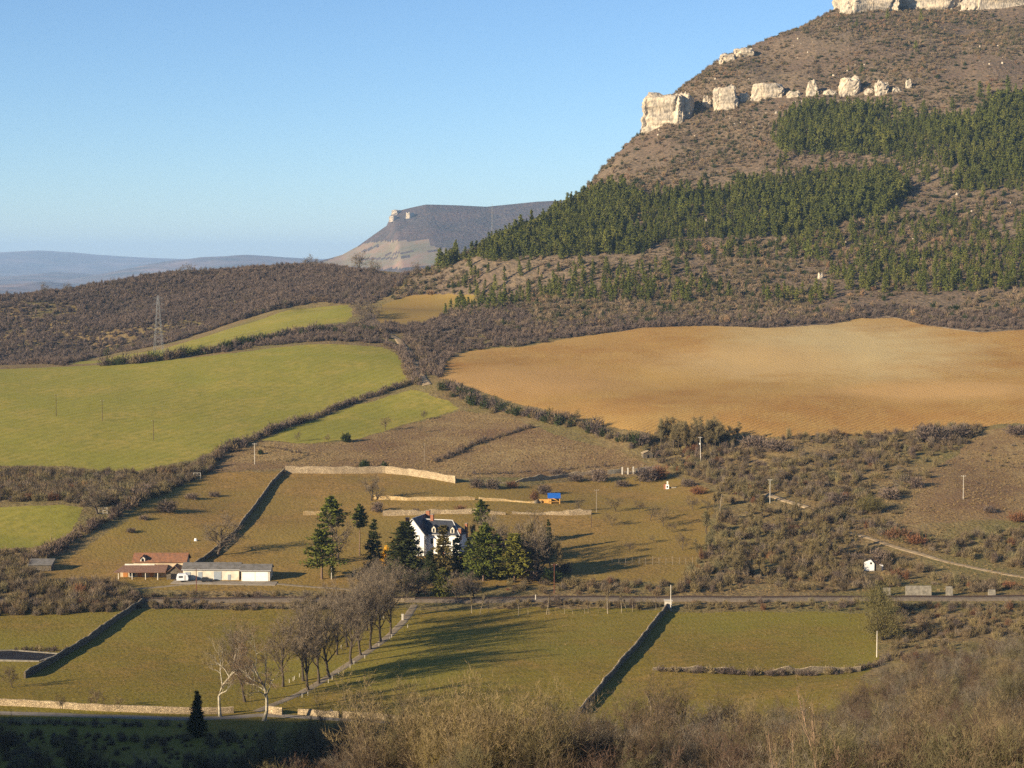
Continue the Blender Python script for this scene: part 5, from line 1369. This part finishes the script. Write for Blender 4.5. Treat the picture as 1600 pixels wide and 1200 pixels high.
SHRUB.append(proto('h', grow(480, 8, .10, .12, .5, 3, (6, 5, 3), (.5, .55, .55), 3, .60, .011, stems=10, upturn=.35), M_LICHEN, M_FG_GOLD))
M_STEM_RED = plain_mat('reddish_pale_stem', (.34,.22,.14), .15, .5)
WAND = [proto('w', grow(490 + i, 11, .075, .35, .4, 2, (6, 3), (.22, .5), 2, .5, .014, stems=4, upturn=.5, wander=.07), M_STEM_RED, M_TWIG) for i in range(2)]

# avenue
row_r = [(481,1078,955),(498,1068,952),(515,1058,940),(548,1037,925),(564,1024,925),(579,1014,912),(595,1002,900),(610,991,905)]
row_l = [(474,1064,950),(442,1073,965),(383,1097,985),(526,1023,930),(543,1011,920),(558,1001,912),(573,985,895),(588,969,885),(604,955,880)]
gA = 'bare trees lining the avenue'
ordn = ['first', 'second', 'third', 'fourth', 'fifth', 'sixth', 'seventh', 'eighth', 'ninth']
for i, (u, v, vt) in enumerate(row_r):
    plant('avenue_tree', f'{ordn[i]} bare tree from the near end in the right row of the avenue', AV[i % 4], u, v, vt - 8, ph=20, group=gA, wide=.9)
for i, (u, v, vt) in enumerate(sorted(row_l, key=lambda q: -q[1])):
    plant('avenue_tree', f'{ordn[i]} bare tree from the near end in the left row of the avenue', AV[(i + 2) % 4], u, v, vt - 6, ph=20, group=gA, wide=.9)
plant('plane_tree', 'left of the two white barked plane trees by the lane', PLANE[0], 344, 1120, 985, ph=24, wide=.95)
plant('plane_tree', 'right of the two white barked plane trees by the lane', PLANE[1], 412, 1126, 978, ph=24, wide=1.0)
plant('bare_tree', 'old spreading bare tree leaning over the wall behind the barns', OLD[0], 340, 868, 815, ph=10, wide=1.2)
plant('bare_tree', 'slender bare tree between the tall pine and the thin pine', OLD[1], 530, 880, 808, ph=11, wide=.8)
plant('bare_tree', 'pale bare tree beside the frame at the lower green field', OLD[2], 153, 803, 760, ph=10)
# trees around the house
for i, (u, v, vt, w) in enumerate([(788,898,815,.8),(822,900,818,.9),(846,905,822,.9),(860,895,830,1.0),(770,880,806,.8),(740,858,806,.7),(835,880,808,.9),(875,905,845,.9)]):
    plant('bare_tree', ['bare grey tree between the olive pine and the yellow green pine', 'bare tree right behind the yellow green pine', 'tall bare tree right of the yellow green pine', 'bare tree at the right edge of the house grove', 'bare tree rising behind the olive pine', 'bare tree close to the right end of the house', 'bare tree at the back of the grove below the terrace wall', 'rightmost low bare tree of the house grove'][i], [OLD[i % 3], GROVE[i % 3]][i % 2], u, v, vt, ph=11, group='bare trees around the house', wide=w)
for i, (u, v, vt) in enumerate([(590,938,895),(612,938,890),(570,930,892),(632,935,900),(655,930,895),(715,940,900),(742,938,905)]):
    plant('bare_tree', ['grey bushy bare tree below the orange bush', 'grey bushy bare tree above the avenue end', 'bare tree left of the avenue end by the drive', 'bare tree just above the parapet', 'bare tree right of the parapet', 'brown bare tree below the green shrub', 'thin bare tree on the bank below the house'][i], OLD[i % 3], u, v, vt, ph=9.5, group='bare trees above the avenue')
CON = {
 'pine': proto('p', conifer(501, 20, 5.6, .26, .5, 15, 8, .05, 26, (.7, 1.5), .22, gap=.1, ragged=.4), M_BARK_PINE, M_PINE_OLIVE),
 'top':  proto('p', conifer(502, 20, 3.8, .55, .5, 11, 8, .05, 28, (.6, 1.3), .22, top_round=.6, ragged=.35), M_BARK_PINE, M_PINE_OLIVE),
 'spruce': proto('p', conifer(503, 17, 4.6, .03, .55, 22, 10, -.2, 24, (.7, 1.4), .20), M_BARK_PINE, M_PINE_DARK),
 'spruce2': proto('p', conifer(504, 15, 3.2, .06, .7, 18, 8, -.25, 14, (.6, 1.2), .18), M_BARK_PINE, M_PINE_DARK),
 'round': proto('p', conifer(505, 20, 6.0, .16, .5, 17, 9, .0, 28, (.8, 1.6), .22, top_round=.8, ragged=.4), M_BARK_PINE, M_PINE_OLIVE),
 'yellow': proto('p', conifer(506, 18, 5.0, .2, .55, 16, 8, -.05, 26, (.8, 1.6), .22, ragged=.45), M_BARK_PINE, M_PINE_YELLOW),
 'brown': proto('p', conifer(507, 18, 3.6, .05, .5, 20, 8, -.1, 22, (.7, 1.3), .18), M_BARK_PINE, twig_mat('bronze_needles', [(.105,.085,.03),(.115,.09,.034)])),
 'young': proto('p', conifer(508, 13, 3.3, .03, .85, 22, 11, -.02, 20, (.6, 1.1), .13, ragged=.2), M_BARK_PINE, M_PINE_DARK),
 'shrub': proto('p', conifer(509, 10, 4.0, .02, .5, 12, 9, .1, 16, (.7, 1.3), .2, top_round=.8), M_BARK_PINE, twig_mat('yellow_green_leaves', [(.085,.088,.02),(.09,.09,.022)])),
}
gC = 'conifers around the house'
for nm, k, u, v, vt, ph, w, lb in [
  ('pine_tree', 'pine', 503, 905, 816, 19.5, 1.3, 'wide layered pine left of the drive with pale trunk foot'),
  ('pine_tree', 'top', 519, 878, 770, 20, 1.25, 'tallest pine with a bare trunk rising behind the layered pine'),
  ('pine_tree', 'top', 562, 868, 783, 20, .95, 'thin pine with long bare white trunk and tufted crown'),
  ('spruce_tree', 'spruce2', 584, 893, 806, 15, 1.1, 'dark spruce between the thin pine and the orange bush'),
  ('spruce_tree', 'spruce', 633, 898, 810, 17, 1.55, 'broad dark spruce covering the left front of the house'),
  ('cypress_tree', 'brown', 692, 903, 815, 18, 1.2, 'bronze green conifer in front of the house centre'),
  ('spruce_tree', 'spruce2', 714, 898, 832, 15, 1.3, 'dark narrow spruce at the right front of the house'),
  ('pine_tree', 'round', 755, 908, 812, 20, 1.15, 'big round olive pine right of the house'),
  ('pine_tree', 'top', 752, 862, 776, 20, 1.0, 'pine top showing behind the round olive pine'),
  ('pine_tree', 'yellow', 804, 910, 828, 18, 1.2, 'yellow green pine with pale trunk foot above the railway'),
  ('spruce_tree', 'spruce2', 778, 905, 830, 15, .9, 'dark conifer between the olive and yellow green pines'),
  ('spruce_tree', 'spruce2', 857, 862, 808, 15, .9, 'small dark spruce at the back of the grove near the terrace wall'),
  ('spruce_tree', 'spruce2', 731, 893, 838, 15, 1.2, 'short dark spruce between the narrow spruce and the round olive pine'),
  ('spruce_tree', 'spruce', 672, 905, 858, 17, 1.2, 'low dark spruce in front of the house wing corner'),
  ('spruce_tree', 'spruce', 826, 900, 842, 17, 1.3, 'dark spruce right of the yellow green pine'),
  ('spruce_tree', 'young', 308, 1150, 1074, 13, 1.0, 'lone dark young fir at the lane in the lower left')]:
    plant(nm, lb, CON[k], u, v, vt, ph=ph, wide=w, group=gC if v < 1000 else None)
plant('evergreen_shrub', 'yellow green shrub on the bank below the house', CON['shrub'], 692, 932, 884, ph=10, cat='shrub')
plant('evergreen_shrub', 'small green shrub under the layered pine', CON['shrub'], 519, 903, 880, ph=10, cat='shrub', wide=.8)
def bush_proto(seed, mat, n=900, rx=1.7, rz=3.0, wd=(.06, .16), ln=(.4, .9)):
    st = join([tube([(0, 0, -.2), (.3 * math.cos(a), .3 * math.sin(a), rz * .4), (.5 * rx * math.cos(a), .5 * rx * math.sin(a), rz * .75)], [.07, .05, .02], 4) for a in np.arange(6) + seed])
    return (mesh_from('stems', *st, M_BARK), mesh_from('twigs', *twig_cloud(n, rx, rz, seed, ln, wd, .42, .6, .2), mat))
BU = {'orange': bush_proto(521, M_BUSH_ORANGE), 'ever': bush_proto(522, M_EVERG), 'twig': bush_proto(523, M_TWIG_PURPLE, 800, 1.9, 2.6, (.03, .08)), 'green': bush_proto(524, twig_mat('willow_green', [(.115,.100,.038),(.12,.1,.04)]), 7000, 1.7, 3.0, (.010, .026), (.10, .28)), 'red': bush_proto(525, M_BUSH_RED, 800, 1.9, 2.4, (.03, .08))}
def bush(label, k, u, v, w, h, name='bush', group=None):
    pv, s = place(u, v)
    t = thing(name, label, 'bush', (pv.x, pv.y, pv.z - .1), (u * 3.1) % 6.28, group)
    t.scale = (w * s / 3.4, w * s / 3.4, h * s / 2.9)
    link('stems', BU[k][0], t); link('twigs', BU[k][1], t)
bush('bright yellow orange bush between the dark spruces', 'orange', 605, 884, 20, 30)
bush('russet bush below the orange bush', 'red', 572, 898, 26, 14)
bush('left of two round evergreen bushes in front of the long pale wall', 'ever', 570, 733, 17, 15)
bush('right of two round evergreen bushes in front of the long pale wall', 'ever', 601, 736, 12, 15)
bush('round evergreen bush at the tip of the strip field', 'ever', 541, 691, 16, 15)
bush('small evergreen bush at the edge of the scrub left', 'ever', 407, 710, 8, 8)
bush('tall rounded olive tree shaped bush upper half overlapping the railway', 'green', 1372, 962, 56, 50)
bush('wide olive bush at the meadow corner below the railway', 'green', 1378, 1000, 66, 56)
for i, (u, v, w, h) in enumerate([(262,800,34,22),(300,780,22,12),(335,776,20,10),(225,812,16,9),(205,832,16,9),(308,735,14,10)]):
    bush(['largest thorny bush on the left pasture', 'bush uphill from the largest one on the left pasture', 'low bush near the stone wall on the left pasture', 'small bush left of the largest bush on the pasture', 'lowest small bush on the left pasture', 'bush beside the pale wooden gate'][i], 'twig', u, v, w, h, group='bushes on the left pasture')
for i, (u, v, w, h) in enumerate([(745,762,26,18),(770,764,24,20),(800,762,20,14),(935,752,30,24),(1010,752,36,28),(1030,748,30,26),(850,772,24,18),(900,752,26,14),(720,800,20,14),(972,760,24,12),(1075,760,26,14),(1090,772,24,16),(650,802,12,10),(590,800,20,20),(835,782,14,20),(870,742,26,12)]):
    bush(['purple brown bush at the right end of the long pale wall', 'second bush right of the long pale wall', 'bush covering the start of the crumbling wall', 'bush hiding the wall end left of the gate pillars', 'large bramble left of the garden oven', 'bramble just behind the garden oven', 'bramble above the blue roofed shelter', 'bush growing on the crumbling wall', 'bush at the house terrace wall', 'dark low bush below the gate pillars', 'bush right of the garden oven', 'bush at the right edge of the orchard meadow', 'tiny bush on the terrace wall behind the roof', 'bush behind the thin pine', 'bramble beside the stone heap', 'bush at the top of the crumbling wall'][i], ['twig', 'red'][i % 3 == 2], u, v, w, h, group='brambles along the terraces')
# orchard
for i, (u, v, vt) in enumerate([(963,799,775),(905,800,780),(1016,813,788),(958,822,800),(1037,823,796),(1083,797,774),(1053,832,815),(1066,860,836),(1022,848,834),(984,863,846),(1105,800,780),(1000,800,782)]):
    plant('orchard_tree', ['bare orchard tree by the pale wooden pole', 'bare orchard tree left above the terrace end', 'spreading orchard tree in the middle of the meadow', 'orchard tree under the terrace end', 'orchard tree casting a long shadow in mid meadow', 'orchard tree near the scrub edge', 'small orchard tree with an oval shadow', 'orchard tree above the right end of the garden fence', 'tiny orchard tree above the middle of the garden fence', 'orchard tree above the left end of the garden fence', 'orchard tree at the far right of the meadow', 'thin orchard tree behind the spreading one'][i], ORCH[i % 3], u, v, vt, ph=5.6, group='bare orchard trees', wide=1.25)
plant('bare_tree', 'bare tree at the left end of the ochre terrace wall', OLD[1], 580, 782, 748, ph=10)
for i, (u, v, vt) in enumerate([(602,672,650),(466,690,676),(513,690,678),(662,655,640),(658,676,664),(905,660,640)]):
    plant('bare_tree', ['thin pale bare tree at the lower edge of the strip field', 'small reddish tree at the left end of the strip field', 'small bare tree beside the round evergreen bush', 'dark bare tree at the upper corner of the strip field', 'little bare tree on the rough pasture', 'bare tree in the hedge below the ploughed field'][i], ORCH[i % 3], u, v, vt, ph=5.6, group='small trees on the rough pasture')
# saplings along the railway
for i, (u, v, vt) in enumerate([(810,962,925),(825,960,935),(854,960,918),(858,960,930),(882,959,935),(895,959,940),(914,959,936),(919,958,936),(935,958,945),(950,959,900),(971,957,915),(979,956,925),(988,956,930),(1025,953,930),(750,960,915),(737,958,920),(763,962,930)]):
    plant('sapling', 'slim pale bare sapling beside the railway above the meadow' if i not in (9, 10) else ('tallest pale sapling beside the railway' if i == 9 else 'second tallest pale sapling beside the railway'), SAP[i % 3], u, v, vt, ph=9.5, group='saplings along the railway', wide=.8)
# grove below the ploughed field and trees on the scrub slope
for i, (u, v) in enumerate([(1040,700),(1052,703),(1065,704),(1078,705),(1088,702),(1100,703),(1112,702),(1125,700),(1138,697),(1148,692),(1032,698),(1046,696),(1058,699),(1071,698),(1083,697),(1095,698),(1106,697),(1118,696),(1131,694),(1060,706),(1090,707),(1074,708),(1104,706),(1120,704)]):
    plant('grove_tree', 'slender bare tree in the grove under the ploughed field' if i not in (0, 9, 10) else ['leftmost tall tree', 'rightmost low tree', 'small outer tree'][(0, 9, 10).index(i)] + ' of the grove under the ploughed field', GROVE[i % 3], u, v, v - (42 if u < 1128 else 30), ph=11.5, group='grove under the ploughed field', wide=1.5)
gS = np.random.default_rng(91)
poly = [(1110,760),(1190,790),(1300,830),(1340,850),(1340,905),(1080,912),(1090,870)]
cnt = 0
while cnt < 46:
    u, v = gS.uniform(1080, 1345), gS.uniform(770, 915)
    if in_poly(np.array([u]), np.array([v]), poly)[0]:
        plant('bare_tree', 'bare greenish tree in the dense thicket above the railway', GROVE[cnt % 3], u, v, h=gS.uniform(5.5, 9.5), ph=11.5, group='trees of the thicket above the railway', wide=1.3); cnt += 1
for i, (u, v) in enumerate([(1463,688),(1404,765),(1360,768),(1330,770)]):
    plant('bare_tree', ['pale branched tree in the scrub under the ploughed field', 'pale bare tree in the middle of the right scrub', 'thin tree left of the pale bare tree in the scrub', 'short tree in the right scrub by the track'][i], PLANE[2] if i < 2 else GROVE[i % 3], u, v, v - 26, ph=24 if i < 2 else 11.5)
for i, (u, v, w, h) in enumerate([(1448,690,44,32),(1470,690,40,28),(1500,682,40,24),(1590,680,40,20),(1432,762,22,22),(1180,700,44,24),(1215,705,50,22),(1545,800,22,12),(1590,815,30,20),(1400,842,40,22),(1430,850,30,20),(1340,880,30,20),(1375,880,34,26),(1310,790,40,24),(1360,800,44,26),(1390,780,34,22)]):
    bush(['large grey bush on the edge of the ploughed field', 'bush right of the large grey one at the field edge', 'dark bush at the corner of field and grey pasture', 'bush at the right picture edge below the field', 'dark rounded bush on the border of the grey pasture', 'purple bush right of the grove', 'second purple bush right of the grove', 'small dark bush on the lower grey pasture', 'reddish bush at the lower right pasture', 'russet bush above the lower track', 'second russet bush above the lower track', 'bush left of the white hut', 'bush right of the white hut', 'bush in mid scrub left', 'grey green bush in mid scrub', 'bush in mid scrub near the pasture'][i], ['twig', 'red', 'green'][(0, 0, 0, 0, 0, 0, 0, 0, 1, 1, 1, 0, 0, 0, 2, 0)[i]], u, v, w, h, group='large bushes on the right slope')
for i, (u, v, w, h) in enumerate([(770,902,40,22),(800,898,36,22),(830,906,40,26),(860,908,36,18),(740,905,36,18),(880,895,30,20),(650,912,40,16),(600,905,30,18),(725,915,30,14),(840,875,44,30),(810,868,40,30),(780,862,36,26)]):
    bush(['dark undergrowth below the round olive pine', 'dark undergrowth left of the yellow green pine', 'dark undergrowth right of the yellow green pine', 'low undergrowth at the right foot of the grove', 'undergrowth between house and round olive pine', 'dark bush at the right edge of the house grove', 'undergrowth below the broad dark spruce', 'dark undergrowth left of the broad spruce', 'low undergrowth on the bank below the dark narrow spruce', 'tall dark bush deep in the grove behind the yellow green pine', 'dark evergreen mass in the middle of the grove', 'dark evergreen bush behind the round olive pine'][i], ['ever', 'twig'][i % 3 == 2], u, v, w, h, group='undergrowth of the house grove')
# trees on the ravine crest and behind
for i, (u, v, h) in enumerate([(68,460,9),(105,457,8),(175,449,8),(282,432,9),(298,431,10),(316,430,7),(480,412,10),(492,412,8),(558,424,16),(588,430,12),(650,420,9),(565,500,13),(570,512,11),(580,495,10),(588,500,8),(540,470,8),(350,448,6)]):
    if G(u, v) is None: v += 6
    plant('bare_tree', ['leftmost clump tree on the dark hillside crest', 'second tree from the left on the dark hillside crest', 'small tree left of the pale outcrop on the crest', 'dark tree on the crest above the pylon', 'tallest tree on the crest above the pylon', 'small tree on the crest right of the pylon', 'round tree where the dark crest meets the sky', 'smaller tree right of the round crest tree', 'tall bare tree standing on the pass below the mesa', 'pale bare tree right of the tall one on the pass', 'low tree on the pass beside the pine ridge', 'tall bare tree at the junction of the hedges', 'second tree at the junction of the hedges', 'tree above the junction of the hedges', 'dark tree casting shadow on the small brown field', 'tree at the end of the upper strip field', 'lone tree on the dark hillside'][i], OLD[i % 3], u, v, h=h, ph=10, group='trees on the far crests')

# ------------------------------------------------------------------ hedges
def hedge(label, px, h, w, k='twig', dens=1.0, seed=0, evg=0.0):
    """a hedgerow: bushes of differing size grown into one band"""
    pw, t = path_world(px, 1.35 / dens)
    g = np.random.default_rng(600 + seed)
    o0 = np.array([pw[0, 0], pw[0, 1], Hs(*pw[0])])
    Vs, Fs, mi, off = [], [], [], 0
    for q in pw:
        q = q + g.normal(size=2) * w * .28
        sc = h / 2.6 * g.uniform(.5, 1.25) * (1 + .5 * vnoise(q[0], q[1], 18, 5))
        V, Fc = twig_cloud(150, 1.5, 2.6, int(g.integers(1, 9999)), (.6, 1.3), (.045, .11), .4, .8, .25)
        a = g.random() * 6.28; V = V @ np.array([[math.cos(a), -math.sin(a), 0], [math.sin(a), math.cos(a), 0], [0, 0, 1]]).T * sc
        V = V + np.array([q[0], q[1], Hs(*q) - .1]) - o0
        Vs.append(V); Fs.append(Fc + off); off += len(V)
        mi.append(np.full(len(Fc), 1 if g.random() < evg else (2 if g.random() < .3 else 0)))
    o = link('hedge', mesh_from('hedge', np.concatenate(Vs), np.concatenate(Fs), [M_TWIG_PURPLE, M_EVERG, M_TWIG], np.concatenate(mi)), None, tuple(o0))
    tag(o, label, 'hedge', 'hedgerows between the fields')
hedge('long dark hedge between the big green field and the strip field', [(345,708),(400,686),(470,660),(540,634),(600,613),(640,600)], 3.6, 3.0, seed=1)
hedge('hedge from the thicket down to the lower green field corner', [(240,765),(205,792),(165,815),(120,840),(80,862),(45,882)], 3.6, 4.5, seed=2)
hedge('hedge along the left edge of the rough pasture under the big field', [(300,733),(330,722),(350,708),(380,698)], 3.4, 6, seed=3)
hedge('thick hedge with evergreen patches behind the big green field', [(165,571),(230,566),(300,556),(350,548),(400,536),(450,527),(500,520),(555,515),(600,522)], 5.5, 7, seed=4, evg=.3)
hedge('wooded edge along the upper strip field', [(150,556),(250,538),(330,515),(420,486),(480,473),(545,470)], 5.0, 8, seed=5, evg=.05)
hedge('hedge on the left side of the sunken dirt track', [(625,545),(635,562),(643,585),(652,602)], 4.0, 4, seed=6)
hedge('hedge on the right side of the sunken dirt track', [(640,530),(655,550),(668,570),(676,588)], 4.0, 9, seed=7)
hedge('bushy hedge along the lower left edge of the ploughed field', [(690,606),(730,622),(770,638),(810,648),(850,655),(890,664),(930,678),(970,690),(1010,698)], 4.5, 9, seed=8, evg=.25)
hedge('curved dark hedge across the rough pasture', [(680,722),(700,714),(720,704),(750,692),(790,680),(830,668)], 2.4, 2.6, seed=9)
hedge('hedge in front of the crumbling wall top', [(725,743),(790,740),(850,736),(900,733),(945,730)], 1.5, 2.4, seed=10, dens=.6)
hedge('low hedge under the strip field by the round evergreen', [(400,697),(440,702),(480,712),(450,722)], 1.4, 2, seed=11, dens=.7)
hedge('bramble hedge over the ruined wall in the right meadow', [(1030,1049),(1080,1051),(1120,1053),(1180,1055),(1250,1055),(1320,1053),(1370,1040),(1392,1028)], 2.3, 2.4, seed=12, dens=1.0)
hedge('low scrubby hedge between the lane and the shaded meadow', [(-100,1127),(0,1130),(100,1133),(200,1135),(290,1134)], 1.8, 4, seed=13)
hedge('clipped hedge behind the white rimmed basin', [(28,1017),(60,1017),(95,1018),(108,1016)], 1.6, 1.2, seed=14)
hedge('hedge along the upper edge of the lower meadow under the railway', [(225,950),(320,951),(420,951),(520,950),(600,950)], 2.2, 3, seed=15)
print('hedges', round(time.time() - T0, 1))

# ------------------------------------------------------------------ foreground shrubs
gF = np.random.default_rng(95)
FGL = [(420,1215,1130,0),(470,1220,1115,3),(520,1230,1105,1),(560,1235,1080,0),(610,1240,1060,0),(650,1245,1085,3),(690,1245,1075,4),(735,1245,1095,4),(780,1245,1090,0),(820,1250,1085,4),(860,1235,1100,1),(900,1230,1095,2),(590,1260,1120,1),(700,1265,1130,4),(760,1265,1120,4),(840,1262,1115,3),
       (945,1225,1110,1),(985,1215,1120,2),(1020,1200,1090,1),(1040,1160,1050,1),(1000,1160,1075,1),(930,1180,1105,1),(1100,1195,1105,2),(1170,1185,1085,0),(1215,1190,1100,2),(1130,1150,1080,1),(1290,1180,1100,1),(1250,1230,1130,0),(1350,1220,1120,2),(1420,1230,1110,0),(1480,1225,1115,3),(1560,1230,1100,0),(1390,1150,1080,2),(1450,1140,1060,0),(1520,1130,1055,2),(1580,1130,1040,3),(1340,1120,1060,1),(1480,1090,1030,2),(1560,1080,1020,0),
       (1410,1075,1035,0),(1300,1250,1150,3),(1600,1180,1080,1),(30,1225,1165,2),(65,1228,1160,1),(118,1225,1150,3),(145,1225,1165,1),(225,1228,1175,2),(310,1225,1165,3),(350,1222,1160,2),(375,1226,1172,1),(400,1222,1158,0),(10,1178,1120,1)]
def fg_side(u, k):
    return 'in the shaded lower left corner' if u < 405 else ('with yellow lichen at the bottom centre' if k == 4 else ('at the bottom centre before the meadow' if u < 960 else ('below the right meadow' if u < 1300 else 'on the near slope at the lower right')))
ORD = ['leftmost', 'second from left', 'third from left', 'fourth from left', 'fifth from left', 'sixth from left', 'seventh from left', 'eighth from left', 'ninth from left', 'tenth from left', 'eleventh from left', 'twelfth from left', 'thirteenth from left', 'fourteenth from left', 'fifteenth from left', 'sixteenth from left', 'seventeenth from left']
seen = {}
for (u, v, vt, k) in sorted(FGL):
    s_ = fg_side(u, k); n_ = seen.get(s_, 0); seen[s_] = n_ + 1
    plant('bare_shrub', 'many stemmed leafless shrub ' + s_ + ', ' + ORD[n_], SHRUB[k], u, v, vt, ph=7.0, cat='shrub', group='leafless shrubs in the foreground', wide=1.1)
for i, (u, v, vt) in enumerate([(1285,1290,1050),(1225,1290,1080),(1310,1285,1090)]):
    plant('young_tree', ['tallest whippy young tree rising from the bottom right', 'whippy young tree left of the tallest one at the bottom right', 'whippy young tree right of the tallest one at the bottom right'][i], WAND[i % 2], u, v, vt, ph=8.6, wide=.8)
plant('bare_tree', 'dead pale stemmed tree in front of the diagonal wall foot', SAP[1], 851, 1190, 1092, ph=9.5)
plant('bare_tree', 'round bare tree standing on the grass at bottom right of centre', OLD[2], 1092, 1190, 1105, ph=10)
plant('bare_tree', 'reddish slim tree in the lower right meadow', SAP[0], 1015, 1135, 1060, ph=9.5)
for i, (u, v, vt) in enumerate([(145,1108,1075),(186,1112,1090),(95,1108,1085),(20,1075,1040)]):
    plant('bare_tree', ['bare tree behind the lower left roadside wall', 'russet small tree at the lower left roadside wall', 'round reddish bush like tree at the roadside wall', 'bare tree at the foot of the left diagonal wall'][i], ORCH[i % 3], u, v, vt, ph=5.6)
print('plants', round(time.time() - T0, 1), 'tris', sum(len(m.polygons) for m in bpy.data.meshes))
# ------------------------------------------------------------------ haze
hz = bpy.data.materials.new('valley_haze'); hz.use_nodes = True
hn, hl = hz.node_tree.nodes, hz.node_tree.links
for nd in list(hn):
    if nd.type == 'BSDF_PRINCIPLED': hn.remove(nd)
pv_ = hn.new('ShaderNodeVolumePrincipled')
pv_.inputs['Color'].default_value = (.42, .65, 1.0, 1)
pv_.inputs['Density'].default_value = 0.000036
pv_.inputs['Anisotropy'].default_value = 0.0
hl.new(pv_.outputs[0], hn['Material Output'].inputs['Volume'])
HZ = [(sx * 45000, y, z) for z in (-115, 545) for (sx, y) in ((-1, -3000), (1, -3000), (1, 44000), (-1, 44000))]
ho = link('haze', mesh_from('haze', HZ, [(0, 3, 2, 1), (4, 5, 6, 7), (0, 1, 5, 4), (1, 2, 6, 5), (2, 3, 7, 6), (3, 0, 4, 7)], hz))
ho['kind'] = 'stuff'
ho['label'] = 'thin blue winter haze over the valley'
print('script', round(time.time() - T0, 1), 'objects', len(scene.objects))
